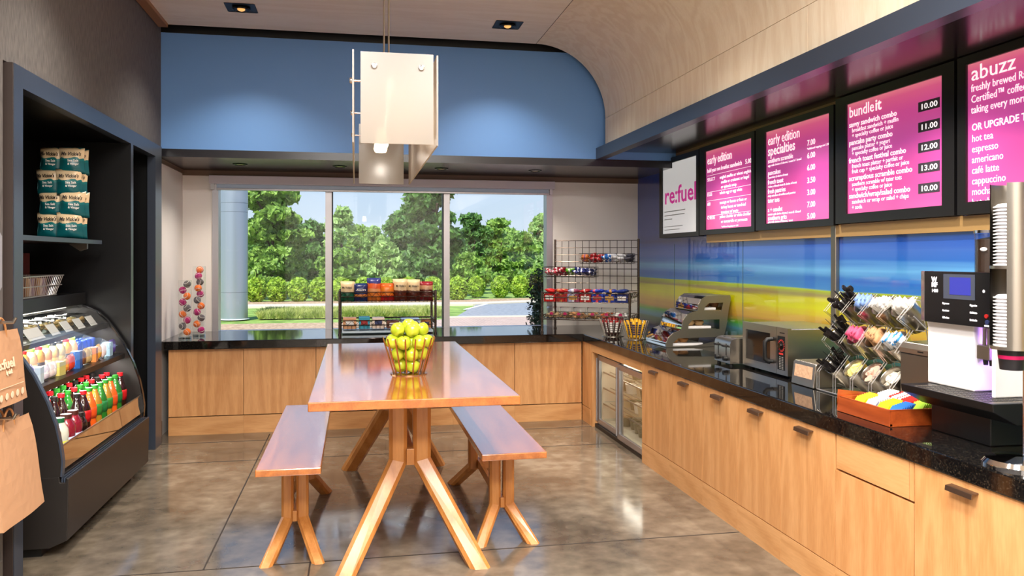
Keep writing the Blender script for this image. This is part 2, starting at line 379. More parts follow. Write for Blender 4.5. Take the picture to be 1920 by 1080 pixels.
# window: frame, mullions, one pane per light
wn = bpy.data.objects.new('window_1', None); C.objects.link(wn); wn.location = (0.3, YW, 0.8); wn['kind'] = 'structure'
bm = B()
box(bm, WX0, WX0+0.055, YW-0.02, YW+0.12, 0.80, WZ1); box(bm, WX1-0.06, WX1, YW-0.02, YW+0.12, 0.80, WZ1)
box(bm, WX0, WX1, YW+0.0, YW+0.12, WZ1-0.10, WZ1); box(bm, WX0, WX1, YW, YW+0.12, 0.78, 0.803)
obj('window_frame', bm, M_alu, wn, world=True)
for x0, x1 in ((-0.292, -0.232), (0.871, 0.931)):
    bm = B(); box(bm, x0, x1, YW+0.002, YW+0.10, 0.80, WZ1-0.1); obj('mullion', bm, M_alu, wn, world=True)
    bm = B(); box(bm, x1 if x0 < 0 else x0-0.012, (x1 if x0 < 0 else x0-0.012)+0.012, YW+0.01, YW+0.09, 0.80, WZ1-0.1); obj('gasket', bm, M_rubber, wn, world=True)
for x0, x1 in ((WX0+0.055, -0.292), (-0.232, 0.871), (0.931, WX1-0.06)):
    bm = B(); box(bm, x0, x1, YW+0.05, YW+0.056, 0.80, WZ1-0.05); obj('pane', bm, M_glass, wn, world=True)
# right wall: white strip at the top is tan, printed glass mural below
bm = B(); box(bm, XR, XR+0.12, Y0, YW+0.2, 0, 3.7); struct('wall_right', bm, M_tan)
bm = B(); box(bm, XR-0.006, XR, 0.2, YW, 0.80, 2.335); o = struct('wall_right_mural', bm, M_mural); 
M_seam = mat('mural_seam', (70, 96, 110), 0.4)
bm = B()
for y in (5.70, 7.05, 3.1): box(bm, XR-0.008, XR-0.002, y-0.003, y+0.003, 0.80, 1.63)
struct('trim_5', bm, M_seam)
bm = B(); box(bm, XR-0.035, XR-0.004, 4.45, 4.50, 0.803, 1.73); struct('trim_6', bm, M_steeld, bevel=0.006)
bm = B(); box(bm, XR-0.03, XR-0.006, 0.3, 6.30, 1.63, 1.705); struct('trim_11', bm, M_tan)
# ceiling: flat pale-oak field, quarter-round cove, fascia
CX, CR = 1.565, 0.638
bm = B(); box(bm, -1.50, CX-0.002, Y0, 6.90, ZC, ZC+0.03); struct('ceiling', bm, M_ceil)
bm = B(); pts = [(CX+CR*math.sin(t), ZC-CR+CR*math.cos(t)) for t in [PI/2*i/20 for i in range(21)]]
extr_shell(bm, pts, 'y', Y0, 6.90, 0.02); struct('ceiling_cove', bm, wood('pale_oak_cove', (232, 212, 184), (246, 232, 208), 'Z', 0.45), smooth=True)
bm = B(); box(bm, CX+CR, CX+CR+0.02, 3.62, 6.90, 2.50, ZC-CR-0.003); box(bm, CX+CR, CX+CR+0.02, Y0, 3.614, 2.50, ZC-CR-0.003); struct('wall_right_fascia', bm, M_fasc)
bm = B(); box(bm, CX-0.001, CX+0.001, Y0, 6.9, ZC-0.002, ZC+0.01); struct('trim_7', bm, M_joint)
bm = B(); box(bm, -1.56, -1.49, Y0, 6.88, ZC-0.03, ZC+0.03); struct('trim_8', bm, mat('brown_oak_edge', (150, 104, 64), 0.45))
bm = B(); box(bm, -2.6, 3.1, Y0-0.2, 8.2, 3.70, 3.8); struct('ceiling_slab', bm, M_black)
# right bulkhead: lip and gloss underside
bm = B(); box(bm, 2.145, 2.225, Y0, YB, 2.398, 2.50); struct('trim_9', bm, M_navy)
bm = B(); box(bm, 2.225, XR, Y0, YB, 2.472, 2.50); struct('ceiling_bulkhead', bm, mat('bulkhead_gloss', (34, 28, 32), 0.2, spec=0.9))
bm = B(); box(bm, XR-0.012, XR, Y0, YB, 2.40, 2.472); struct('trim_10', bm, M_tan)
# wall behind the camera
bm = B(); box(bm, -2.6, 3.1, Y0-0.1, Y0, 0, 3.7); struct('wall_rear', bm, M_white)

# ================================================================ LIGHT FITTINGS
def downlight(x, y, i):
    t = thing('recessed_downlight', 'square black recessed downlight in the wood ceiling, ' + ('left of the hanging lamp' if i == 0 else 'right of the hanging lamp'), 'ceiling light', (x, y, ZC-0.002))
    a = 0.105; bm = B()
    for (x0, x1, y0, y1) in ((-a, a, -a-0.006, -a), (-a, a, a, a+0.006), (-a-0.006, -a, -a, a), (a, a+0.006, -a, a)): box(bm, x0, x1, y0, y1, -0.003, 0.0)
    obj('trim_ring', bm, M_black, t)
    bm = B(); box(bm, -a, a, -a, a, -0.001, 0.001); obj('housing', bm, mat('black_baffle', (12, 11, 14), 0.3), t)
    bm = B(); lathe(bm, [(0.062, 0.0), (0.07, -0.012), (0.06, -0.02), (0.045, -0.008), (0.0, -0.006)], k=20); obj('gimbal', bm, M_blackgl, t, smooth=True)
    bm = B(); ball(bm, (0, 0, -0.012), 0.03, 10, sc=(1, 1, 0.45)); obj('bulb', bm, mat('dim_bulb', (240, 190, 120), 0.3, emit=(255, 190, 110), es=0.5), t, smooth='all')
for i, (x, y) in enumerate(DOWN_AND_FILL[:2]): downlight(x, y, i)
for i, (x, y) in enumerate(SOFFIT):
    t = thing('soffit_downlight', 'small round downlight in the black bulkhead over the window, ' + ('leftmost', 'second from left', 'third from left', 'rightmost')[i] + ' of four', 'ceiling light', (x, y, 2.334), group='bulkhead downlights')
    bm = B(); lathe(bm, [(0.062, 0.0), (0.066, -0.006), (0.05, -0.008), (0.045, -0.001)], k=20); obj('trim_ring', bm, M_blackgl, t, smooth=True)
    bm = B(); lathe(bm, [(0.043, -0.001), (0.0, -0.003)], k=16); obj('lens', bm, mat('dim_lens', (90, 84, 78), 0.3, emit=(255, 210, 160), es=0.15), t)
# flat housings added for the unseen ceiling fill lamps
for i, (x, y) in enumerate(FILL_PANELS):
    t = thing('added_fill_panel', 'square white fill panel added at the ceiling out of view, %s side, %s row' % ('left' if x < 0 else 'right', 'front' if y > 0 else 'rear'), 'ceiling light', (x, y, ZC-0.01))
    bm = B(); box(bm, -0.5, 0.5, -0.5, 0.5, -0.008, 0.0); obj('housing', bm, M_plastic, t)

# pendant lamp of frosted glass plates
def frosted():
    m = bpy.data.materials.new('frosted_glass'); m.use_nodes = True; n, l = m.node_tree.nodes, m.node_tree.links; n.clear()
    o = n.new('ShaderNodeOutputMaterial'); t = n.new('ShaderNodeBsdfTranslucent'); d = n.new('ShaderNodeBsdfDiffuse'); g = n.new('ShaderNodeBsdfGlossy'); tr = n.new('ShaderNodeBsdfTransparent')
    t.inputs[0].default_value = lin((206, 186, 166)); d.inputs[0].default_value = lin((176, 168, 158)); g.inputs['Roughness'].default_value = 0.25; tr.inputs[0].default_value = lin((225, 232, 228))
    a = n.new('ShaderNodeMixShader'); a.inputs[0].default_value = 0.5; b_ = n.new('ShaderNodeMixShader'); b_.inputs[0].default_value = 0.08; c = n.new('ShaderNodeMixShader'); c.inputs[0].default_value = 0.16
    l.new(t.outputs[0], a.inputs[1]); l.new(d.outputs[0], a.inputs[2]); l.new(a.outputs[0], b_.inputs[1]); l.new(g.outputs[0], b_.inputs[2]); l.new(b_.outputs[0], c.inputs[1]); l.new(tr.outputs[0], c.inputs[2]); l.new(c.outputs[0], o.inputs[0])
    return m
M_frost = frosted()
pd = thing('pendant_lamp', 'frosted glass plate pendant lamp hanging over the long table', 'lamp', (0.19, 4.83, 2.03))
PX0, PX1, PY0, PY1 = 0.022, 0.362, 3.80, 5.86
bm = B(); box(bm, PX0, PX1, PY0, PY0+0.008, 2.038, 2.466); obj('glass_panel', bm, M_frost, pd, world=True)
bm = B(); box(bm, PX0, PX1-0.02, PY1, PY1+0.008, 2.036, 2.466); obj('glass_panel', bm, M_frost, pd, world=True)
bm = B(); box(bm, -0.016, -0.008, PY0-0.03, PY1+0.01, 2.036, 2.466); obj('glass_panel', bm, M_frost, pd, world=True)
bm = B(); box(bm, 0.378, 0.386, PY0+0.01, PY1+0.01, 2.036, 2.466); obj('glass_panel', bm, M_frost, pd, world=True)
bm = B(); box(bm, 0.06, 0.32, PY0+0.07, PY1-0.07, 2.36, 2.40); obj('frame', bm, M_steel, pd, world=True, bevel=0.004)
def standoff(p, d):
    bm = B(); p = Vector(p); d = Vector(d); m = d.to_track_quat('Z', 'Y').to_matrix().to_4x4()
    lathe(bm, [(0.0, 0.016), (0.012, 0.014), (0.015, 0.006), (0.014, 0.0), (0.006, 0.0), (0.006, -0.06), (0.0, -0.06)], c=p, k=14, mtx=m); obj('standoff', bm, M_chrome, pd, smooth=True, world=True)
for x in (0.085, 0.305): standoff((x, PY0, 2.40), (0, -1, 0)); standoff((x, PY1+0.008, 2.40), (0, 1, 0))
for y in (3.95, 4.83, 5.7): standoff((-0.016, y, 2.36), (-1, 0, 0)); standoff((0.386, y, 2.36), (1, 0, 0))
for x in (0.164, 0.192):
    bm = B(); tube(bm, [(x, 4.8, 2.38), (x, 4.8, ZC)], 0.0055, 8); obj('rod', bm, M_steel, pd, smooth=True, world=True)
bm = B(); lathe(bm, [(0.0, ZC-0.03), (0.07, ZC-0.03), (0.075, ZC)], c=(0.178, 4.8, 0), k=24); obj('ceiling_canopy', bm, M_steel, pd, smooth=True, world=True)
for y in (4.0, 4.17):
    bm = B(); lathe(bm, [(0.022, 2.36), (0.024, 2.28), (0.024, 2.16), (0.018, 2.14)], c=(0.125, y, 0), k=14); s = obj('lamp_socket', bm, M_steel, pd, smooth=True, world=True)
    bm = B(); lathe(bm, [(0.018, 2.14), (0.03, 2.09), (0.034, 2.06), (0.028, 2.045), (0.0, 2.042)], c=(0.125, y, 0), k=14); obj('bulb', bm, mat('lit_bulb', (255, 240, 210), 0.3, emit=(255, 226, 180), es=5), s, smooth='all', world=True)
for y in (3.95, 4.65, 5.4): lamp('POINT', 'pendant_bulb', (0.19, y+0.07, 2.18), 1.2, WARM, size=0.03)

# ================================================================ COUNTERS
bm = B()
prism(bm, [(XW+0.005, 7.10), (2.055, 7.10), (2.055, 0.3), (XR-0.008, 0.3), (XR-0.008, YW-0.001), (XW+0.005, YW-0.001)], 'z', 0.731, 0.803)
o = obj('countertop', bm, M_granite, bevel=0.006); tag(o, 'L-shaped polished black granite countertop along the window and right wall', 'countertop')
M_gap = mat('shadow_gap', (30, 22, 16), 0.8)
M_pull = mat('bronze_pull', (120, 104, 92), 0.3, 0.9)
def cabinet_back(x0, x1, lab):
    t = thing('base_cabinet', lab, 'cabinet', ((x0+x1)/2, 7.5, 0), group='cabinets under the window')
    bm = B(); box(bm, x0+0.001, x1-0.001, 7.19, 7.95, 0.0, 0.730); obj('body', bm, M_gap, t, world=True)
    bm = B(); box(bm, x0+0.002, x1-0.002, 7.17, 7.19, 0.160, 0.730); obj('door', bm, M_maple, t, world=True)
    bm = B(); box(bm, x0+0.0005, x1-0.0005, 7.17, 7.19, 0.0, 0.152); obj('plinth', bm, wood('maple_plinth', (202, 144, 88), (224, 170, 114), 'X', 0.38), t, world=True)
bx = [-1.55, -0.942, -0.34, 0.26, 0.86, 1.425, 2.06]
nm = ['wood cabinet panel under the window by the dark niche', 'wood cabinet panel under the window behind the left bench', 'wood cabinet panel under the window left of the table end', 'wood cabinet panel under the window behind the table',
      'wood cabinet panel under the window behind the right bench', 'wood cabinet panel under the window in the counter corner']
for i in range(6): cabinet_back(bx[i], bx[i+1], nm[i])
FX = 2.065
def cabinet_right(y0, y1, lab, handle=True, drawer=False, corner=False):
    t = thing('base_cabinet', lab, 'cabinet', (2.4, (y0+y1)/2, 0), group='cabinets along the right wall')
    bm = B(); box(bm, FX+0.02, 2.85, y0+0.001, y1-0.001, 0, 0.730); obj('body', bm, M_gap, t, world=True)
    bm = B(); box(bm, FX, FX+0.02, y0+0.0005, y1-0.0005, 0.0, 0.143); obj('plinth', bm, M_mapleH, t, world=True)
    def pull(par, y, z):
        bm = B(); prism(bm, [(FX, z), (FX-0.028, z-0.004), (FX-0.03, z-0.022), (FX-0.024, z-0.022), (FX-0.022, z-0.008), (FX, z-0.006)], 'y', y-0.062, y+0.062); obj('handle', bm, M_pull, par, world=True, bevel=0.001)
    if drawer:
        bm = B(); box(bm, FX, FX+0.02, y0+0.03, y1-0.012, 0.582, 0.729); obj('drawer', bm, M_mapleH, t, world=True)
        bm = B(); box(bm, FX, FX+0.02, y0+0.003, y0+0.026, 0.582, 0.729); obj('filler_strip', bm, M_maple, t, world=True)
        bm = B(); box(bm, FX, FX+0.02, y0+0.003, y1-0.003, 0.148, 0.572); obj('door', bm, M_maple, t, world=True)
    else:
        bm = B(); box(bm, FX, FX+0.02, y0+0.0025, y1-0.0025, 0.148, 0.729); d = obj('door', bm, M_maple, t, world=True)
        if handle: pull(d, (y0+y1)/2, 0.706)
cabinet_right(6.905, 7.168, 'blank wood corner panel between window cabinets and glass door fridge', handle=False)
ys = [5.59, 5.065, 4.543, 4.093, 3.636, 3.175]
nm = ['wood cabinet beside the glass door fridge, bar handle at top', 'second wood cabinet from the fridge, under the bakery case', 'third wood cabinet from the fridge, under the toaster', 'fourth wood cabinet from the fridge, under the microwave', 'wood cabinet under the cutlery rack, left of the drawer unit']
for i in range(5): cabinet_right(ys[i+1], ys[i], nm[i])
cabinet_right(2.667, 3.175, 'wood drawer unit with handleless drawer, under the tea tray', drawer=True)
cabinet_right(2.156, 2.667, 'wood cabinet nearest the camera under the coffee machine')
cabinet_right(1.2, 2.156, 'wood cabinet end run beyond the picture edge')

# glass door fridge
fr = thing('bar_fridge', 'under-counter bar fridge with two glass doors below the black counter', 'fridge', (2.4, 6.14, 0))
fy0, fy1 = 5.595, 6.90
bm = B(); box(bm, FX, FX+0.02, fy0, fy1, 0.668, 0.730); obj('fascia', bm, M_mapleH, fr, world=True)
bm = B(); box(bm, FX, 2.12, fy1-0.05, fy1, 0.0, 0.667); obj('end_panel', bm, M_maple, fr, world=True)
M_fin = mat('fridge_liner', (206, 196, 176), 0.5)
bm = B()
box(bm, 2.66, 2.68, fy0, fy1, 0.03, 0.66); box(bm, 2.14, 2.68, fy0, fy0+0.02, 0.03, 0.66); box(bm, 2.14, 2.68, fy1-0.07, fy1-0.05, 0.03, 0.66); box(bm, 2.14, 2.68, fy0, fy1-0.05, 0.648, 0.662); box(bm, 2.14, 2.68, fy0, fy1-0.05, 0.03, 0.045)
obj('liner', bm, M_fin, fr, world=True)
for z in (0.2, 0.34, 0.48):
    bm = B()
    for i in range(9): box(bm, 2.17+0.055*i, 2.176+0.055*i, fy0+0.02, fy1-0.07, z, z+0.006)
    box(bm, 2.16, 2.168, fy0+0.02, fy1-0.07, z, z+0.012); obj('shelf', bm, M_steel, fr, world=True)
bm = B(); box(bm, 2.09, 2.14, fy0+0.0, fy1-0.05, 0.0, 0.03); obj('kick_grille', bm, M_rubber, fr, world=True)
for y0, y1, x in ((6.20, 6.845, 2.112), (5.60, 6.22, 2.087)):
    bm = B(); e = 0.045
    for q in ((y0, y0+e, 0.035, 0.64), (y1-e, y1, 0.035, 0.64), (y0+e, y1-e, 0.035, 0.035+e), (y0+e, y1-e, 0.64-e, 0.64)): box(bm, x, x+0.022, q[0], q[1], q[2], q[3])
    d = obj('sliding_door', bm, M_alu, fr, world=True, bevel=0.002)
    bm = B(); box(bm, x+0.009, x+0.013, y0+e, y1-e, 0.035+e, 0.64-e); obj('pane', bm, M_glass, d, world=True)
    bm = B(); tube(bm, [(x-0.012, y1-0.02, 0.06), (x-0.012, y1-0.02, 0.615)], 0.008, 8); obj('pull_bar', bm, M_alu, d, world=True, smooth=True)
bm = B(); box(bm, 2.3, 2.5, fy0+0.05, fy1-0.1, 0.638, 0.647); obj('lamp_tube', bm, mat('fridge_lamp', (255, 250, 240), 0.4, emit=(255, 240, 214), es=1.2), fr, world=True)
lamp('AREA', 'fridge_lamp', (2.3, 6.2, 0.636), 2.2, WARM, size=0.2, size_y=1.0)
# food tubs on the fridge shelves
M_tub = mat('cloudy_tub', (214, 196, 160), 0.4); M_tubb = mat('olive_tub', (124, 116, 84), 0.4); M_tubw = mat('white_tub', (232, 226, 212), 0.4)
bm = B(); lathe(bm, [(0.0, 0.0), (0.045, 0.0), (0.055, 0.07), (0.058, 0.07), (0.058, 0.08), (0.0, 0.08)], k=14); tub = obj('food_tub', bm, M_tub, smooth=True)
tub.location = (0, 0, 0); first = True
for zi, z in enumerate((0.206+0.006, 0.346+0.006, 0.486+0.006, 0.046)):
    for k in range(7):
        y = 5.72+0.15*k
        o = tub if first else tub.copy()
        if not first: C.objects.link(o)
        first = False
        o.location = (2.30+0.02*((k*7+zi) % 3), y, z); setmat(o, (M_tub, M_tubw, M_tubb)[(k+2*zi) % 3] if zi < 3 else M_tubb)
        tag(o, '%s food tub, %s shelf of the glass door fridge, %s from near end' % (('cream', 'white', 'olive')[(k+2*zi) % 3] if zi < 3 else 'olive', ('lower', 'middle', 'upper', 'bottom')[zi], ORD[k]), 'tub', 'tubs in the glass door fridge')
# ================================================================ TABLE AND BENCHES
def chamf(hw, hd, c): return [(-hw+c, -hd), (hw-c, -hd), (hw, -hd+c), (hw, hd-c), (hw-c, hd), (-hw+c, hd), (-hw, hd-c), (-hw, -hd+c)]
def trestle(name, label, cat, cx, y0, y1, hw, ztop, th, posts, legw, zk, feet, apron, zbar, group=None):
    """posts: (half gap x, y near, y far); feet: (half spread x, y near, y far)"""
    t = thing(name, label, cat, (cx, (y0+y1)/2, 0), group=group); cy = (y0+y1)/2
    bm = B(); box(bm, -hw, hw, y0-cy, y1-cy, ztop-th, ztop); obj('tabletop' if name == 'dining_table' else 'seat', bm, M_table, t, bevel=0.004)
    for py, fy in ((posts[1], feet[1]), (posts[2], feet[2])):
        for s in (-1, 1):
            bm = B()
            sweep(bm, [(s*posts[0], py-cy, ztop-th-0.012), (s*posts[0], py-cy, zk), (s*feet[0], fy-cy, 0.0)], chamf(legw/2, legw/2, legw*0.2), ends=((0, 0, 1), (0, 0, 1)), axes=((1, 0, 0), (0, 1, 0)))
            obj('leg', bm, M_leg, t)
        bm = B(); prism(bm, [(-apron, ztop-th), (apron, ztop-th), (apron-0.02, ztop-th-0.014), (apron*0.42, ztop-th-0.02), (-apron*0.42, ztop-th-0.02), (-apron+0.02, ztop-th-0.014)], 'y', py-cy-legw*0.7, py-cy+legw*0.7)
        obj('cross_rail', bm, M_leg, t)
    g = posts[0]-legw/2+0.004
    bm = B(); box(bm, -g, g, posts[1]-cy-legw*0.62, posts[2]-cy+legw*0.62, zbar-legw*0.45, zbar+legw*0.45); obj('stretcher', bm, M_leg, t, bevel=0.002)
    return t
trestle('dining_table', 'long glossy wooden trestle table standing in the middle of the room', 'table', 0.27, 3.62, 6.08, 0.477, 0.865, 0.042, (0.06, 4.1, 5.56), 0.09, 0.47, (0.315, 3.86, 5.80), 0.40, 0.50)
trestle('bench', 'wooden bench with warm brown sheen along the left side of the table', 'bench', -0.305, 3.81, 5.46, 0.147, 0.53, 0.033, (0.037, 4.25, 5.05), 0.06, 0.165, (0.118, 4.07, 5.26), 0.12, 0.185, group='benches at the long table')
trestle('bench', 'wooden bench with pale reflection along the right side of the table', 'bench', 0.775, 3.90, 5.50, 0.165, 0.53, 0.033, (0.037, 4.27, 5.09), 0.06, 0.165, (0.135, 4.13, 5.30), 0.13, 0.185, group='benches at the long table')

# ---------------------------------------------------------------- wire baskets (cone of rods on a disc)
def rod_basket(name, label, cat, x, y, z, r0, r1, h, n, m, rr, disc_r, group=None):
    t = thing(name, label, cat, (x, y, z), group=group)
    bm = B(); lathe(bm, [(disc_r, 0.0), (disc_r, 0.005), (disc_r-0.006, 0.007), (0.0, 0.007)], k=32); obj('base_plate', bm, m, t, smooth=True)
    bm = B()
    for i in range(n):
        a = 2*PI*(i+0.5)/n
        tube(bm, [(r0*math.cos(a), r0*math.sin(a), 0.005), (r1*math.cos(a), r1*math.sin(a), h)], rr, 8)
        ball(bm, (r1*math.cos(a), r1*math.sin(a), h), rr, 6)
    obj('rods', bm, m, t, smooth=True); return t
rod_basket('fruit_basket', 'copper rod basket of green apples on the long table', 'basket', 0.286, 4.42, 0.865, 0.083, 0.142, 0.20, 16, M_copper, 0.0042, 0.102)
def apple_mat():
    m = mat('green_apple_skin', (170, 186, 30), 0.22, coat=0.3); n, l, b = nodes_of(m)
    tc = n.new('ShaderNodeTexCoord'); nz = n.new('ShaderNodeTexNoise'); nz.inputs['Scale'].default_value = 14; l.new(tc.outputs['Object'], nz.inputs['Vector'])
    r = ramp(n, [(0.3, (150, 176, 22)), (0.7, (196, 202, 56))]); l.new(nz.outputs['Fac'], r.inputs[0]); l.new(r.outputs[0], b.inputs['Base Color']); return m
M_apple = apple_mat()
bm = B(); lathe(bm, [(0.0, -0.030), (0.012, -0.036), (0.024, -0.034), (0.036, -0.020), (0.0415, 0.0), (0.040, 0.014), (0.032, 0.030), (0.018, 0.036), (0.008, 0.030), (0.0, 0.024)], k=20)
ap = thing('apple', '', 'apple', (0, 0, 0)); obj('flesh', bm, M_apple, ap, smooth='all')
bm = B(); tube(bm, [(0, 0, 0.024), (0.002, 0, 0.036), (0.006, 0.002, 0.046)], 0.0016, 6); obj('stem', bm, mat('apple_stem', (84, 60, 30), 0.7), ap)
apples = []
for k, (n, r, z, a0) in enumerate(((3, 0.046, 0.048, 0.4), (5, 0.068, 0.114, 0.15), (1, 0.0, 0.108, 0), (7, 0.095, 0.180, 0.55), (2, 0.043, 0.178, 0.3), (5, 0.071, 0.244, 0.2), (1, 0.0, 0.262, 0))):
    for i in range(n):
        a = a0+2*PI*i/n-PI/2; apples.append((k, i, r*math.cos(a), r*math.sin(a), z))
wh = {0: 'at the bottom of the copper basket', 1: 'in the lower layer of the copper basket', 2: 'hidden in the core of the copper basket', 3: 'level with the rod tips of the copper basket', 4: 'in the upper core of the copper basket', 5: 'in the heap above the copper basket rim', 6: 'topmost on the apple heap'}
for j, (k, i, x, y, z) in enumerate(apples):
    side = ('at the front' if y < -0.02 else 'at the back' if y > 0.02 else 'midway') + (' left' if x < -0.012 else ' right' if x > 0.012 else ' centre')
    lab = 'green apple %s, %s' % (wh[k], side)
    loc = (0.286+x, 4.42+y, 0.865+z); rot = (random.uniform(-0.7, 0.7), random.uniform(-0.7, 0.7), random.uniform(0, 6))
    if j == 0: ap.scale = (0.95,)*3; ap.location = loc; ap.rotation_euler = rot; ap['label'] = lab; ap['group'] = 'apples in the basket'
    else: dup(ap, loc, rot, lab)

# ---------------------------------------------------------------- tennis ball tubes
M_felt = {'orange': mat('orange_felt', (232, 112, 34), 0.85, bump=(400, 0.3)), 'magenta': mat('magenta_felt', (172, 16, 104), 0.85, bump=(400, 0.3)), 'grey': mat('grey_felt', (96, 90, 94), 0.85, bump=(400, 0.3))}
BR = 0.0315
bm = B(); ball(bm, (0, 0, 0), BR, 20); tb = thing('tennis_ball', '', 'ball'); obj('felt', bm, M_felt['orange'], tb, smooth='all')
bm = B(); pts = []
for i in range(48):
    t = 2*PI*i/48; p = Vector((0.75*math.cos(t)+0.25*math.cos(3*t), 0.75*math.sin(t)-0.25*math.sin(3*t), 0.866*math.sin(2*t))).normalized()*BR*1.0; pts.append(p)
tube(bm, pts, 0.0017, 5, closed=True); obj('seam', bm, M_white, tb, smooth=True)
firstb = True
def ball_tube(x, y, h, w, cols, xs, lab, which):
    global firstb
    t = thing('acrylic_tube', lab, 'vase', (x, y, 0.803)); r = w/2
    bm = B(); lathe(bm, [(r, 0.0), (r, h), (r, h)], k=28); obj('wall', bm, M_acry, t, smooth=True)
    bm = B(); lathe(bm, [(0, 0.001), (r-0.0005, 0.001), (r-0.0005, 0.02), (0, 0.02)], k=28); obj('base', bm, thin_clear('thick_acrylic', (214, 226, 232), 0.12), t, smooth=True)
    z = 0.022+BR+0.002; dz = (h-0.09)/(len(cols)-1)
    for i, (c, dx) in enumerate(zip(cols, xs)):
        m = {'o': 'orange', 'm': 'magenta', 'g': 'grey'}[c]
        pos = 'at the bottom' if i == 0 else 'at the top' if i == len(cols)-1 else ORD[i]+' from the bottom'
        lb = '%s tennis ball %s of the %s acrylic tube' % (m, pos, which); loc = (x+dx*(r-BR-0.004), y-(1 if i % 2 else -1)*math.sqrt(max(0.0, 1-dx*dx))*(r-BR-0.004), 0.803+z+i*dz); rot = (random.uniform(0, 6), random.uniform(0, 6), random.uniform(0, 6))
        if firstb: o = tb; o.location = loc; o.rotation_euler = rot; o['label'] = lb; o['group'] = 'tennis balls in the tubes'; firstb = False
        else: o = dup(tb, loc, rot, lb)
        setmat(child(o, 'felt'), M_felt[m])
ball_tube(-1.455, 7.36, 0.505, 0.108, 'ogmogmomg', (1, -1, 1, -1, 1, -1, 1, -1, 0.9), 'shorter clear acrylic tube of tennis balls at the counter end', 'shorter')
ball_tube(-1.375, 7.56, 0.625, 0.108, 'mogmogmogmo', (1, -1, 0.9, -0.9, 0.8, -0.8, 0.4, -0.3, 0.2, -0.1, 0.1), 'taller clear acrylic tube of tennis balls near the window', 'taller')

# ---------------------------------------------------------------- pillow-shaped packets
def pillow(bm, w, h, d, nx=8, nz=9, mi=0, seal=0.04, crumple=0.0):
    """upright snack bag: bulged front and back, flat sealed top and bottom, standing on z = 0, facing -y"""
    for s in (-1, 1):
        g = []
        for j in range(nz):
            v = j/(nz-1); row = []
            for i in range(nx):
                u = i/(nx-1)*2-1
                q = max(0.0, min(1.0, (min(v, 1-v)-seal)/(0.28)))
                dep = d/2*math.sqrt(max(0.0, 1-(1-q)**2))*(1-abs(u)**3)*0.98
                wob = crumple*math.sin(9*v+5*u+s)*0.5
                row.append(bm.verts.new((u*w/2*(1-0.07*math.sin(PI*v)), s*(dep+wob*q), v*h)))
            g.append(row)
        for j in range(nz-1):
            for i in range(nx-1):
                q = (g[j][i], g[j][i+1], g[j+1][i+1], g[j+1][i]); face(bm, q if s < 0 else q[::-1], mi)
    bmesh.ops.remove_doubles(bm, verts=bm.verts, dist=1e-5)

# ---------------------------------------------------------------- wire rack in front of the window
def truss(bm, p, q, z0, z1, n, r=0.0034):
    p = Vector(p); q = Vector(q)
    for z in (z0, z1): tube(bm, [p+Vector((0, 0, z)), q+Vector((0, 0, z))], r*1.25, 6)
    pts = []
    for i in range(2*n+1): pts.append(p.lerp(q, i/(2*n))+Vector((0, 0, z0 if i % 2 == 0 else z1)))
    tube(bm, pts, r*0.8, 5)
def post(bm, x, y, z0, z1):
    lathe(bm, [(0.0, z0), (0.016, z0), (0.016, z0+0.012), (0.0115, z0+0.014), (0.0115, z1-0.004), (0.0, z1)], c=(x, y, 0), k=10)
    z = z0+0.03
    while z < z1-0.01: lathe(bm, [(0.0118, z), (0.0135, z+0.003), (0.0118, z+0.006)], c=(x, y, 0), k=10); z += 0.025
def wire_shelf(parent, x0, x1, y0, y1, zb, zt, n, name='shelf'):
    """basket shelf: floor wires at zb, trussed rim up to zt"""
    bm = B(); zm = zt-0.042
    for p, q, k in (((x0, y0, 0), (x1, y0, 0), n), ((x0, y1, 0), (x1, y1, 0), n), ((x0, y0, 0), (x0, y1, 0), max(4, n//2)), ((x1, y0, 0), (x1, y1, 0), max(4, n//2))): truss(bm, p, q, zm, zt, k)
    k = max(8, int((x1-x0)/0.035))
    for i in range(k+1):
        x = x0+(x1-x0)*i/k; tube(bm, [(x, y0, zm), (x, y0, zb), (x, y1, zb), (x, y1, zm)], 0.0016, 4)
    for y in (y0, (y0+y1)/2, y1): tube(bm, [(x0, y, zb), (x1, y, zb)], 0.0024, 5)
    return obj(name, bm, M_wire, parent)
rk = thing('wire_rack', 'black wire shelf rack of chip bags standing before the window', 'rack', (0.292, 7.62, 0.803))
RX0, RX1 = -0.435, 0.435; RY0, RY1 = -0.19, 0.20
for x in (RX0, RX1):
    for y in (RY0, RY1):
        bm = B(); post(bm, x, y, 0.0, 0.405); obj('post', bm, M_wire, rk, smooth=True)
wire_shelf(rk, RX0, RX1, RY0, RY1, 0.292, 0.385, 12); wire_shelf(rk, RX0, RX1, RY0, RY1, 0.045, 0.128, 12)
bm = B(); box(bm, RX0+0.02, RX1-0.02, RY0+0.02, RY1-0.02, 0.012, 0.03); obj('drip_tray', bm, mat('pale_tray', (196, 214, 224), 0.35), rk)
RW = Vector((0.292, 7.62, 0.803))
CREAM = (222, 196, 152)
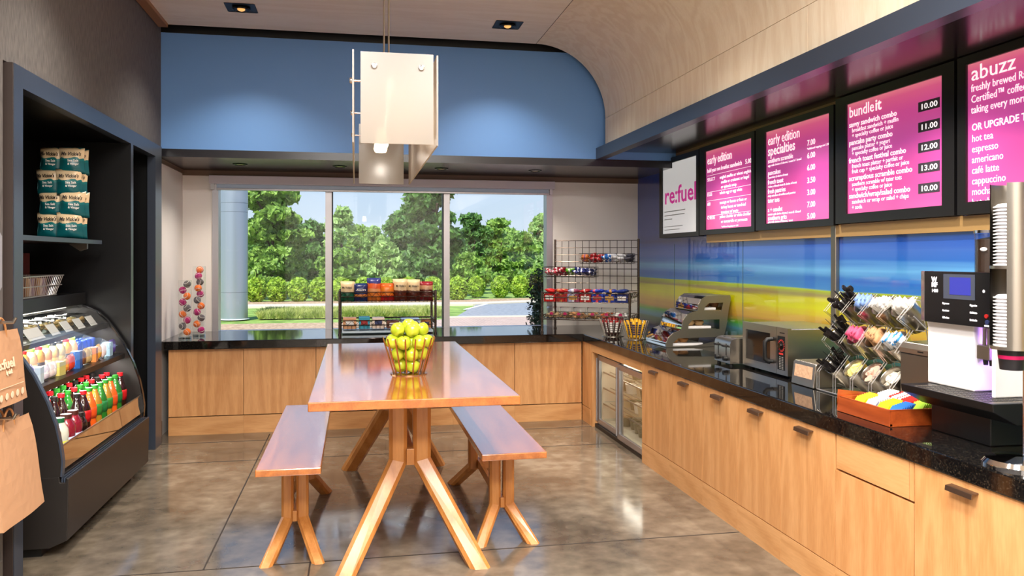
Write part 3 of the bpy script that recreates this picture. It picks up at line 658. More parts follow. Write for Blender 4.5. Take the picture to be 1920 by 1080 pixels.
chips = [('cream and green chip bag', [(0, (20, 88, 62)), (0.45, (24, 100, 70)), (0.5, CREAM)], 0.185, 'Ms Vickie\'s', (40, 30, 24)), ('navy blue chip bag', [(0, (26, 40, 92)), (0.25, (196, 120, 60)), (0.42, (26, 40, 92))], 0.165, 'Sun', (250, 250, 250)),
         ('tall blue-topped orange chip bag', [(0, (214, 116, 40)), (0.42, (226, 150, 90)), (0.56, (226, 96, 40)), (0.78, (50, 54, 120))], 0.215, None, None), ('orange and red chip bag', [(0, (176, 22, 20)), (0.34, (232, 128, 36)), (0.8, (224, 96, 30))], 0.165, None, None),
         ('cream and brown chip bag', [(0, (92, 34, 18)), (0.46, (110, 44, 24)), (0.5, CREAM)], 0.205, 'Ms Vickie\'s', (40, 30, 24)), ('cream and dark brown chip bag', [(0, (84, 30, 16)), (0.46, (100, 38, 20)), (0.5, CREAM)], 0.2, 'Ms Vickie\'s', (40, 30, 24)),
         ('dark maroon chip bag', [(0, (110, 20, 24)), (0.3, (90, 36, 26)), (0.6, (196, 150, 110)), (0.82, (140, 20, 34))], 0.18, None, None)]
M_ink = mat('dark_print', (40, 30, 24), 0.6)
for i, (nme, st, h, tx, tc) in enumerate(chips):
    x = RX0+0.068+0.1205*i
    t = thing('chip_bag', '%s, window rack top shelf, front row, %s from left' % (nme, ORD[i]), 'snack bag', RW+Vector((x, RY0+0.055, 0.296)), random.uniform(-0.1, 0.1), 'chip bags on the window rack')
    bm = B(); pillow(bm, 0.122, h, 0.06, crumple=0.006); obj('bag', bm, bands('foil_'+nme.replace(' ', '_'), st, 0.3, wav=0.10), t, smooth='all')
    if tx:
        bm = B(); text(bm, tx, (-0.045, -0.034, h*(0.66 if tx != 'Sun' else 0.62)), (1, 0, 0), (0, 0, 1), 0.028, width=0.09, bold=0.02, shear=0.2); obj('lettering', bm, M_ink if tx != 'Sun' else M_lettext, t)
    # a second bag behind
    b2 = dup(t, t.location+Vector((0.006, 0.075, 0.0)), 0.05, '%s, window rack top shelf, second row, %s from left' % (nme, ORD[i]))
    b3 = dup(t, t.location+Vector((-0.004, 0.15, 0.0)), -0.05, '%s, window rack top shelf, back row, %s from left' % (nme, ORD[i]))
boxes = [('tan and orange snack box', (206, 150, 104), 0.12, 0.10), ('turquoise snack box', (40, 150, 176), 0.10, 0.105), ('white snack box with red dot', (226, 206, 190), 0.11, 0.098), ('brown snack packet', (110, 60, 40), 0.11, 0.07), ('pale blue snack tray', (170, 196, 226), 0.17, 0.085), ('amber snack packet', (176, 110, 50), 0.08, 0.075)]
x = RX0+0.025
for i, (nme, c, wd, h) in enumerate(boxes):
    t = thing('snack_box', '%s on the lower shelf of the window rack' % nme, 'box', RW+Vector((x+wd/2+0.004, RY0+0.10, 0.049)), 0, 'boxes on the window rack')
    bm = B(); box(bm, -wd/2, wd/2, -0.08, 0.1, 0, h); obj('carton', bm, bands('carton_%d' % i, [(0, c), (0.5, tuple(min(255, int(v*1.15)) for v in c)), (0.7, c)], 0.5, wav=0.3), t, bevel=0.003)
    bm = B(); box(bm, -wd*0.3, wd*0.3, -0.0812, -0.08, h*0.3, h*0.75); obj('printed_panel', bm, (M_lettext, mat('red_print', (170, 40, 40), 0.5), mat('navy_print', (40, 50, 100), 0.5))[i % 3], t)
    x += wd+0.022

# ---------------------------------------------------------------- corner rack with grid panel (turned towards the room)
TH = math.radians(-30)
CRK = Vector((1.72, 7.33, 0.803))
ck = thing('corner_rack', 'black wire candy rack with tall grid panel in the counter corner', 'rack', CRK, TH)
CWD, CDP = 0.83, 0.45
MX = Matrix.Translation(CRK) @ Matrix.Rotation(TH, 4, 'Z')
for x, y, h in ((0, 0, 0.385), (CWD, 0, 0.385), (0, CDP, 0.885), (CWD, CDP, 0.885)):
    bm = B(); post(bm, x, y, 0, h); obj('post', bm, M_wire, ck, smooth=True)
wire_shelf(ck, 0, CWD, 0, CDP, 0.285, 0.372, 10); wire_shelf(ck, 0, CWD, 0, CDP, 0.125, 0.165, 10)
bm = B()
for i in range(13): tube(bm, [(CWD*i/12, CDP, 0.385), (CWD*i/12, CDP, 0.868)], 0.0032, 5)
for i in range(8): tube(bm, [(0, CDP-0.003, 0.868-0.069*i), (CWD, CDP-0.003, 0.868-0.069*i)], 0.0032, 5)
obj('grid_panel', bm, M_wire, ck)
def hang_basket(x0, x1, z, lab):
    r = MX @ Vector(((x0+x1)/2, CDP-0.012, z)); t = thing('wire_basket', lab, 'basket', r, TH, 'baskets on the grid panel'); w_ = (x1-x0)/2; d = 0.17
    bm = B()
    for zz, g in ((0.0, 0.01), (0.045, 0.004), (0.095, 0.0)): tube(bm, [(-w_+g, 0, zz), (w_-g, 0, zz), (w_-g, -d+g, zz), (-w_+g, -d+g, zz)], 0.0026, 5, closed=True)
    k = 14
    for i in range(k+1):
        x = -w_+2*w_*i/k; tube(bm, [(x, 0, 0.095), (x, 0, 0), (x, -d, 0), (x, -d, 0.07)], 0.0015, 4)
    for i in range(5):
        for x in (-w_, w_): tube(bm, [(x, -d*i/4, 0), (x, -d*i/4, 0.095)], 0.0015, 4)
    obj('wires', bm, M_wire, t); return t
hang_basket(0.29, 0.80, 0.645, 'upper black wire basket hooked on the grid panel'); hang_basket(-0.07, 0.44, 0.515, 'lower black wire basket hooked on the grid panel')
def bag_small(nm_, st): return bands(nm_, st, 0.3, axis=0, wav=0.25, freq=5)
bm = B(); pillow(bm, 0.07, 0.055, 0.03, 7, 7); cb = obj('candy_packet', bm, M_white, smooth='all'); cb.location = (0, 0, 0)
first = True
def candies(x0, x1, z, rows, cols, palette, lab, grp, y0=None, dz=0.022, jitter=0.3, sc=1.02):
    global first
    n = 0
    for r_ in range(rows):
        for i in range(cols):
            u = (i+0.5)/cols; x = x0+(x1-x0)*u; y = CDP-0.045-0.04*(r_ % 3) if y0 is None else y0+0.05*(r_ % 3)
            o = cb if first else cb.copy()
            if not first: C.objects.link(o)
            first = False
            p = MX @ Vector((x, y, z+0.014+dz*(r_//3)+0.012*(r_ % 3)))
            o.location = p; o.rotation_euler = (random.uniform(0.9, 1.5), random.uniform(-jitter, jitter), TH+random.uniform(-0.5, 0.5)); o.scale = (sc, sc, sc)
            k = min(len(palette)-1, int(u*len(palette))); pn, pm = palette[k]; setmat(o, pm)
            tag(o, '%s, %s, %s from left, %s row' % (pn, lab, ORD[i], ORD[r_]), 'candy', grp)
P_up = [('orange and purple candy packet', bag_small('wrap_orange', [(0, (206, 110, 40)), (0.4, (120, 60, 110)), (0.6, (220, 130, 60))])), ('red and white candy packet', bag_small('wrap_red', [(0, (170, 40, 46)), (0.45, (230, 200, 200)), (0.55, (176, 30, 36))])), ('bright blue mint packet', bag_small('wrap_blue', [(0, (30, 110, 200)), (0.4, (230, 240, 250)), (0.6, (34, 120, 210))])), ('white mint tub', mat('wrap_white', (226, 228, 232), 0.35)), ('dark grey gum packet', mat('wrap_grey', (70, 70, 84), 0.35))]
P_lo = [('red striped candy bar', bag_small('wrap_rose', [(0, (176, 36, 60)), (0.3, (238, 220, 222)), (0.5, (170, 30, 50)), (0.75, (230, 210, 214))])), ('red striped candy bar', bag_small('wrap_rose2', [(0, (186, 40, 70)), (0.35, (240, 226, 226)), (0.55, (160, 26, 50))])), ('lime green gum packet', bag_small('wrap_lime', [(0, (90, 170, 40)), (0.4, (230, 240, 220)), (0.6, (110, 180, 50))])), ('navy and white gum packet', bag_small('wrap_navy', [(0, (40, 56, 130)), (0.4, (232, 236, 246)), (0.6, (46, 60, 140))])), ('navy and white gum packet', bag_small('wrap_navy2', [(0, (50, 60, 130)), (0.5, (222, 226, 240)), (0.7, (36, 44, 90))]))]
P_sh = [('bright red chocolate bag', mat('wrap_scarlet', (206, 22, 24), 0.3)), ('red chocolate bag', bag_small('wrap_brick', [(0, (150, 30, 24)), (0.4, (206, 120, 60)), (0.6, (180, 26, 26))])), ('pale lilac chocolate packet', bag_small('wrap_lilac', [(0, (170, 170, 206)), (0.4, (226, 226, 236)), (0.6, (150, 60, 90))])), ('red chocolate bar', bag_small('wrap_crimson', [(0, (176, 16, 22)), (0.45, (230, 210, 200)), (0.55, (176, 16, 22))])), ('blue cookie packet', bag_small('wrap_royal', [(0, (24, 60, 170)), (0.4, (226, 70, 90)), (0.6, (30, 64, 180))])), ('blue and gold cookie packet', bag_small('wrap_gold', [(0, (30, 60, 160)), (0.4, (206, 150, 60)), (0.6, (36, 60, 160))])), ('deep blue cookie packet', mat('wrap_deep', (20, 44, 120), 0.3))]
candies(0.30, 0.79, 0.65, 5, 7, P_up, 'upper hanging basket', 'packets in the upper hanging basket', dz=0.035)
candies(-0.06, 0.43, 0.52, 5, 7, P_lo, 'lower hanging basket', 'packets in the lower hanging basket', dz=0.03)
# cartons along the upper rack shelf
for i in range(7):
    pn, pm = P_sh[i]; x0_ = 0.012+i*0.1145
    t = thing('candy_carton', '%s carton on the upper corner rack shelf, %s from the left' % (pn.rsplit(' ', 1)[0], ORD[i]), 'candy', MX @ Vector((x0_+0.055, 0.10, 0.289)), TH, 'cartons on the corner rack')
    bm = B(); box(bm, -0.055, 0.055, -0.085, 0.10, 0.0, 0.075); obj('carton', bm, pm, t, bevel=0.004)
    bm = B(); box(bm, -0.04, 0.04, -0.0862, -0.085, 0.02, 0.058); obj('printed_panel', bm, (M_lettext, mat('red_print', (170, 40, 40), 0.5), mat('gold_print', (196, 150, 70), 0.5))[i % 3], t)
    for k in range(2):
        q = cb.copy(); C.objects.link(q); q.location = MX @ Vector((x0_+0.055+0.01*k, 0.06+0.08*k, 0.378+0.004)); q.rotation_euler = (1.45, random.uniform(-0.2, 0.2), TH+random.uniform(-0.4, 0.4)); q.scale = (1.5, 1.2, 1.4); setmat(q, pm); q.location.z = 0.803+0.387
        tag(q, '%s lying on the %s carton of the corner rack, %s' % (pn, ORD[i], ('front', 'rear')[k]), 'candy', 'bags lying on the rack cartons')
# clear nut bags with a round magenta label
nutc = [(206, 176, 130), (176, 140, 96), (214, 160, 110), (190, 150, 96), (190, 96, 50), (232, 232, 228)]
for i in range(6):
    x0_ = 0.085+i*0.131
    t = thing('nut_bag', 'clear bag of %s with magenta sticker, lower corner rack shelf, %s from left' % (('mixed nuts', 'dark trail mix', 'cashews', 'roasted nuts', 'orange snacks', 'white yogurt snacks')[i], ORD[i]), 'snack bag', MX @ Vector((x0_, 0.07, 0.129)), TH, 'nut bags on the lower rack shelf')
    bm = B()
    for k in range(26): ball(bm, (random.uniform(-0.058, 0.058), random.uniform(-0.034, 0.04), random.uniform(0.012, 0.058)), random.uniform(0.011, 0.016), 6, sc=(1.3, 1, 0.8))
    nt_ = obj('nuts', bm, bands('nuts_%d' % i, [(0.0, nutc[i]), (0.5, tuple(int(v*0.72) for v in nutc[i])), (0.7, nutc[i])], 0.5, axis=0, wav=0.9, freq=12), t, smooth='all', kind='stuff')
    bm = B(); pillow(bm, 0.128, 0.11, 0.085); obj('film', bm, thin_clear('clear_film', (250, 250, 250), 0.05, 0.15), t, smooth='all')
    bm = B(); lathe(bm, [(0.0, 0.0), (0.017, 0.0), (0.017, 0.0015), (0.0, 0.0015)], k=18, mtx=Matrix.Translation((0, -0.046, 0.045)) @ Matrix.Rotation(PI/2, 4, 'X')); obj('sticker', bm, mat('magenta_sticker', (170, 20, 84), 0.4), t)

# ---------------------------------------------------------------- two rod baskets of candy bars on the counter
rod_basket('candy_basket', 'steel rod basket of dark candy bars on the granite counter', 'basket', 2.255, 6.85, 0.803, 0.072, 0.122, 0.155, 16, M_steel, 0.003, 0.098)
rod_basket('candy_basket', 'steel rod basket of yellow candy bars on the granite counter', 'basket', 2.365, 6.57, 0.803, 0.072, 0.118, 0.155, 16, M_steel, 0.003, 0.10)
bm = B(); pillow(bm, 0.036, 0.155, 0.018, 5, 9); bar = thing('candy_bar', '', 'candy'); obj('wrapper', bm, M_white, bar, smooth='all')
bm = B()
for k in range(5): box(bm, -0.012, 0.012, -0.0105, -0.009, 0.035+0.02*k, 0.049+0.02*k)
obj('printed_mark', bm, M_lettext, bar)
M_dkbar = bands('wrap_brown', [(0, (54, 20, 16)), (0.55, (70, 26, 22)), (0.8, (170, 30, 30)), (0.9, (90, 24, 24))], 0.3, wav=0.2)
M_yebar = bands('wrap_yellow', [(0, (232, 176, 30)), (0.5, (238, 186, 44)), (0.9, (226, 166, 26))], 0.35, wav=0.2)
firstc = True
for (bx_, by_, m, nme) in ((2.255, 6.85, M_dkbar, 'dark brown and red'), (2.365, 6.57, M_yebar, 'yellow')):
    for ring, n, r in ((0, 11, 0.052), (1, 5, 0.02)):
        for i in range(n):
            a = 2*PI*i/n-PI/2+0.1; loc = (bx_+r*math.cos(a), by_+r*math.sin(a), 0.812+0.012*ring); tilt = 0.30 if ring == 0 else 0.12
            rot = (Matrix.Rotation(a+PI/2, 4, 'Z') @ Matrix.Rotation(tilt, 4, 'X')).to_euler()
            lab = '%s candy bar, %s in the %s ring of its counter basket' % (nme, ORD[i], ('outer', 'inner')[ring])
            if firstc: o = bar; o.location = loc; o.rotation_euler = rot; o['label'] = lab; firstc = False
            else: o = dup(bar, loc, rot, lab)
            o['group'] = nme+' bars in the counter basket'; setmat(child(o, 'wrapper'), m)
            if m is M_yebar: setmat(child(o, 'printed_mark'), mat('blue_print', (40, 40, 90), 0.5))
# ================================================================ APPLIANCES ON THE RIGHT COUNTER
HC = 0.803
def prism_holes(bm, outer, holes, axis, a0, a1):
    def p(q, a): return {'x': (a, q[0], q[1]), 'y': (q[0], a, q[1]), 'z': (q[0], q[1], a)}[axis]
    ed = []; ng = []
    for lp in [outer]+holes:
        vs = [bm.verts.new(p(q, a0)) for q in lp]; ng += vs
        ed += [bm.edges.new((vs[i], vs[(i+1) % len(vs)])) for i in range(len(vs))]
    r = bmesh.ops.triangle_fill(bm, use_beauty=True, use_dissolve=False, edges=ed)
    fs = [g for g in r['geom'] if isinstance(g, bmesh.types.BMFace)]
    e = bmesh.ops.extrude_face_region(bm, geom=fs)
    vs = [g for g in e['geom'] if isinstance(g, bmesh.types.BMVert)]
    d = {'x': (a1-a0, 0, 0), 'y': (0, a1-a0, 0), 'z': (0, 0, a1-a0)}[axis]
    bmesh.ops.translate(bm, verts=vs, vec=d)
# ---------------------------------------------------------------- three-tier bakery case
bk = thing('bakery_case', 'three-tier bakery display case with curved clear covers on the granite counter', 'display case', (2.63, 6.1, HC))
OUT = [(2.37, 0.805), (2.373, 0.843), (2.39, 0.88), (2.429, 0.916), (2.493, 0.938), (2.502, 0.97), (2.512, 1.016), (2.547, 1.058), (2.586, 1.078), (2.631, 1.087), (2.638, 1.135), (2.666, 1.177), (2.711, 1.202), (2.905, 1.207), (2.91, 1.179), (2.89, 1.076), (2.872, 0.959), (2.85, 0.88), (2.835, 0.805)]
HOL = [[(2.683, 1.088), (2.691, 1.116), (2.726, 1.146), (2.845, 1.149), (2.83, 1.082)], [(2.552, 0.946), (2.554, 0.979), (2.586, 1.015), (2.815, 1.017), (2.815, 0.942)], [(2.424, 0.812), (2.426, 0.838), (2.468, 0.874), (2.815, 0.881), (2.825, 0.853), (2.676, 0.825), (2.596, 0.813)]]
for y in (5.875, 6.317):
    bm = B(); prism_holes(bm, OUT, HOL, 'y', y, y+0.008); obj('side_panel', bm, M_steeld, bk, world=True)
tiers = [[(2.37, 0.812), (2.373, 0.843), (2.39, 0.88), (2.429, 0.916), (2.493, 0.938)], [(2.502, 0.945), (2.504, 0.972), (2.512, 1.016), (2.547, 1.058), (2.586, 1.078)], [(2.633, 1.09), (2.638, 1.135), (2.666, 1.177), (2.711, 1.202)]]
M_cov = thin_clear('curved_cover', (236, 240, 242), 0.30, 0.04)
M_bread = mat('baked_crust', (196, 138, 76), 0.6, bump=(60, 0.4)); M_muf = mat('dark_muffin', (130, 84, 48), 0.7, bump=(80, 0.5)); M_bag = mat('pale_bagel', (216, 176, 122), 0.55)
for k, tr in enumerate(tiers):
    bm = B(); extr_shell(bm, tr, 'y', 5.885, 6.316, 0.004); obj('cover', bm, M_cov, bk, smooth=True, world=True)
    z0 = tr[0][1]; x0 = tr[0][0]; x1 = 2.83 if k == 2 else 2.79 if k == 1 else 2.72
    bm = B(); box(bm, x0, x1, 5.885, 6.316, z0-0.006, z0); obj('shelf', bm, M_steel, bk, world=True)
    bm = B(); box(bm, x0+0.002, x0+0.006, 5.89, 6.31, z0, z0+0.02); obj('lip', bm, M_chrome, bk, world=True)
    if k < 2: bm = B(); box(bm, tr[-1][0], tiers[k+1][0][0]+0.02, 5.885, 6.316, tr[-1][1]-0.004, tr[-1][1]); obj('ledge', bm, M_chrome, bk, world=True)
    bm = B(); box(bm, x0+0.03, x1-0.03, 5.91, 6.29, z0+0.001, z0+0.02); tr_ = obj('tray', bm, M_plastic, bk, bevel=0.003, world=True)
bm = B(); box(bm, 2.70, 2.905, 5.885, 6.316, 1.200, 1.206); obj('top', bm, M_steel, bk, world=True)
bm = B(); lathe(bm, [(0.0, 0.0), (0.028, 0.0), (0.035, 0.025), (0.042, 0.034), (0.034, 0.056), (0.0, 0.066)], k=14); past = obj('pastry', bm, M_muf, smooth='all'); first = True
for k, tr in enumerate(tiers):
    n = 0
    for r_ in range(2):
        for i in range(4):
            o = past if first else past.copy()
            if not first: C.objects.link(o)
            first = False
            o.location = (tr[0][0]+0.10+0.085*r_, 5.97+0.085*i+0.01*(r_ % 2), tr[0][1]+0.021); o.scale = (1, 1, (0.62, 0.66, 1.0)[k]); o.rotation_euler = (0, 0, i+r_)
            setmat(o, (M_bread, M_bag, M_muf)[k])
            tag(o, '%s, %s tier of the bakery case, %s row, %s from near side' % (('golden pastry', 'pale bagel', 'dark muffin')[k], ('bottom', 'middle', 'top')[k], ('front', 'back')[r_], ORD[i]), 'pastry', 'pastries in the bakery case')
# ---------------------------------------------------------------- toaster
ts = thing('toaster', 'small steel toaster with black levers left of the microwave', 'toaster', (2.47, 4.87, HC))
bm = B(); prism(bm, [(2.36, 0.82), (2.36, 0.945), (2.367, 0.965), (2.385, 0.978), (2.41, 0.982), (2.59, 0.982), (2.60, 0.97), (2.60, 0.82)], 'y', 4.775, 5.0); obj('body', bm, M_steel, ts, smooth=True, world=True, bevel=0.002)
for y in (4.83, 4.945):
    bm = B(); box(bm, 2.40, 2.57, y-0.012, y+0.012, 0.978, 0.983); obj('slot', bm, M_rubber, ts, world=True)
    bm = B(); box(bm, 2.335, 2.36, y-0.02, y+0.02, 0.925, 0.938); obj('lever', bm, M_rubber, ts, world=True, bevel=0.003)
    bm = B(); lathe(bm, [(0.0, 0.0), (0.017, 0.0), (0.015, 0.022), (0.0, 0.022)], c=(2.36, y, 0.85), k=16, mtx=Matrix.Rotation(-PI/2, 4, 'Y')); obj('knob', bm, M_rubber, ts, world=True, smooth=True)
    bm = B(); box(bm, 2.357, 2.3605, y-0.002, y+0.002, 0.87, 0.945); obj('lever_slot', bm, M_rubber, ts, world=True)
for x in (2.38, 2.58):
    for y in (4.80, 4.975):
        bm = B(); lathe(bm, [(0.0, 0.803), (0.012, 0.803), (0.012, 0.822), (0, 0.822)], c=(x, y, 0), k=10); obj('foot', bm, M_rubber, ts, world=True)
# ---------------------------------------------------------------- microwave
mw = thing('microwave', 'stainless commercial microwave with black door handle on the counter', 'microwave', (2.65, 4.48, HC))
mx0, my0, my1, mz0, mz1 = 2.435, 4.205, 4.75, 0.818, 1.095
bm = B(); box(bm, mx0+0.02, 2.86, my0+0.004, my1-0.004, mz0, mz1-0.004); obj('body', bm, M_steel, mw, world=True, bevel=0.004)
bm = B(); prism_holes(bm, [(4.335, mz0+0.002), (my1, mz0+0.002), (my1, mz1), (4.335, mz1)], [[(4.405, mz0+0.045), (4.71, mz0+0.045), (4.71, mz1-0.045), (4.405, mz1-0.045)]], 'x', mx0, mx0+0.022); dr = obj('door', bm, M_steel, mw, world=True)
bm = B(); box(bm, mx0+0.006, mx0+0.012, 4.40, 4.715, mz0+0.04, mz1-0.04); obj('door_window', bm, mat('smoked_glass', (30, 24, 20), 0.12), dr, world=True)
bm = B(); tube(bm, [(mx0, 4.375, mz1-0.075), (mx0-0.03, 4.38, mz1-0.078), (mx0-0.045, 4.385, mz1-0.095), (mx0-0.045, 4.385, mz0+0.085), (mx0-0.03, 4.38, mz0+0.07), (mx0, 4.375, mz0+0.067)], 0.012, 10); obj('handle', bm, M_rubber, dr, smooth=True, world=True)
bm = B(); box(bm, mx0, mx0+0.022, my0, 4.332, mz0+0.002, mz1); cp = obj('control_panel', bm, M_steel, mw, world=True)
bm = B(); box(bm, mx0-0.001, mx0+0.002, my0+0.03, 4.318, mz0+0.03, mz1-0.05); obj('keypad', bm, M_rubber, cp, world=True)
bm = B(); lathe(bm, [(0.0, 0.0), (0.018, 0.0), (0.016, 0.016), (0.0, 0.016)], c=(mx0-0.001, 4.275, mz1-0.105), k=18, mtx=Matrix.Rotation(-PI/2, 4, 'Y')); obj('dial', bm, M_blackgl, cp, smooth=True, world=True)
M_redp = mat('red_dial_marks', (190, 50, 44), 0.5, emit=(200, 50, 40), es=0.25)
bm = B()
for i in range(16):
    a = 2*PI*i/16; box(bm, -0.0005, 0.0005, -0.002, 0.002, -0.005, 0.005, mtx=Matrix.Translation((mx0-0.0015, 4.275+0.032*math.sin(a), mz1-0.105+0.032*math.cos(a))) @ Matrix.Rotation(-a, 4, 'X'))
box(bm, mx0-0.0018, mx0-0.001, 4.255, 4.30, mz1-0.158, mz1-0.148); obj('dial_marks', bm, M_redp, cp, world=True)
bm = B()
for i in range(8):
    for y in (4.262, 4.29): box(bm, mx0-0.0018, mx0-0.001, y-0.008, y+0.008, mz0+0.036+0.0095*i, mz0+0.040+0.0095*i)
obj('panel_print', bm, mat('grey_print', (170, 166, 160), 0.5), cp, world=True)
bm = B(); box(bm, mx0-0.0008, mx0, 4.24, 4.295, mz1-0.034, mz1-0.028); obj('maker_plate', bm, M_ink, cp, world=True)
for x in (2.48, 2.82):
    for y in (4.24, 4.71):
        bm = B(); lathe(bm, [(0.0, 0.803), (0.015, 0.803), (0.015, 0.82), (0, 0.82)], c=(x, y, 0), k=10); obj('foot', bm, M_rubber, mw, world=True)
# ---------------------------------------------------------------- napkin dispenser
nd = thing('napkin_dispenser', 'steel napkin dispenser with kraft napkins in front of the microwave', 'dispenser', (2.47, 3.97, HC))
bm = B(); prism(bm, [(2.385, 0.805), (2.40, 0.925), (2.41, 0.935), (2.57, 0.935), (2.57, 0.805)], 'y', 3.865, 4.085); obj('body', bm, M_steel, nd, world=True, bevel=0.004)
s_ = (2.40-2.385)/(0.925-0.805)
def slope(z, d): return 2.385+s_*(z-0.805)-d
bm = B(); prism(bm, [(slope(0.85, 0.002), 0.85), (slope(0.915, 0.002), 0.915), (slope(0.915, -0.004), 0.915), (slope(0.85, -0.004), 0.85)], 'y', 3.89, 4.06); nk = obj('napkins', bm, mat('kraft_napkin', (214, 172, 138), 0.8, bump=(40, 0.4)), nd, world=True)
# ---------------------------------------------------------------- rack of twelve steel cylinders
cr = thing('cylinder_rack', 'white wire rack holding twelve tilted steel cylinders, left of the coffee machine', 'rack', (2.5, 3.53, HC))
M_wirew = mat('pale_wire', (206, 202, 196), 0.28, 0.7)
zz = [(0, 0.004), (0, 0.10), (0.084, 0.20), (0.028, 0.262), (0.109, 0.367), (0.039, 0.417), (0.134, 0.52)]
FY = [3.835, 3.69, 3.545, 3.40, 3.252]
for y in FY:
    for dy in (-0.010, 0.010):
        bm = B(); pts = [(2.395+a, y+dy, HC+b) for a, b in zz]+[(2.56, y+dy, HC+0.50), (2.66, y+dy, HC+0.004)]
        tube(bm, pts, 0.0035, 6, closed=True); obj('side_wire', bm, M_wirew, cr, world=True, smooth=True)
    bm = B()
    for (a, b) in ((0.05, 0.16), (0.07, 0.31), (0.10, 0.46)): tube(bm, [(2.395+a+0.02, y, HC+b-0.03), (2.395+a+0.13, y, HC+b-0.13)], 0.0028, 5)
    obj('brace_wire', bm, M_wirew, cr, world=True)
bm = B()
for a, b in ((0.0, 0.006), (0.265, 0.006), (0.12, 0.03), (0.145, 0.20), (0.17, 0.36), (0.17, 0.50)): tube(bm, [(2.395+a, FY[0]+0.01, HC+b), (2.395+a, FY[-1]-0.01, HC+b)], 0.003, 6)
obj('cross_wire', bm, M_wirew, cr, world=True)
bm = B(); box(bm, 2.40, 2.66, 3.26, 3.83, HC+0.0005, HC+0.003); obj('base_sheet', bm, M_steel, cr, world=True)
CL, CRAD = 0.132, 0.060
bm = B(); lathe(bm, [(0.0, -CL), (CRAD*0.86, -CL), (CRAD*0.97, -0.004), (CRAD*1.03, 0.0), (CRAD*1.0, 0.001), (CRAD*0.93, -0.004), (CRAD*0.83, -CL+0.004), (0.0, -CL+0.004)], k=28)
cyl0 = thing('steel_cylinder', '', 'canister'); obj('wall', bm, M_steel, cyl0, smooth=True)
AX = Matrix.Rotation(math.radians(-47), 4, 'Y')
rows = [(2.455, 0.948), (2.475, 1.112), (2.515, 1.272)]; colsY = [3.762, 3.617, 3.472, 3.328]
what = [['black plastic forks', 'yellow condiment packets', 'pink sweetener tubs', 'white creamer cups'], ['black plastic knives', 'pink sweetener packets', 'brown sugar packets', 'white and blue tissue packets'], ['black plastic spoons', 'blue sweetener packets', 'white sugar packets', 'white sweetener packets']]
firstk = True; SLOT = {}
for r_, (x, z) in enumerate(rows):
    for c_, y in enumerate(colsY):
        lab = 'steel cylinder of %s in the %s row of the wire rack' % (what[r_][c_], ('bottom', 'middle', 'top')[r_]); loc = (x, y, z)
        if firstk: o = cyl0; o.location = loc; o.rotation_euler = AX.to_euler(); o['label'] = lab; o['group'] = 'steel cylinders in the rack'; firstk = False
        else: o = dup(cyl0, loc, AX.to_euler(), lab)
        SLOT[r_, c_] = Matrix.Translation(loc) @ AX
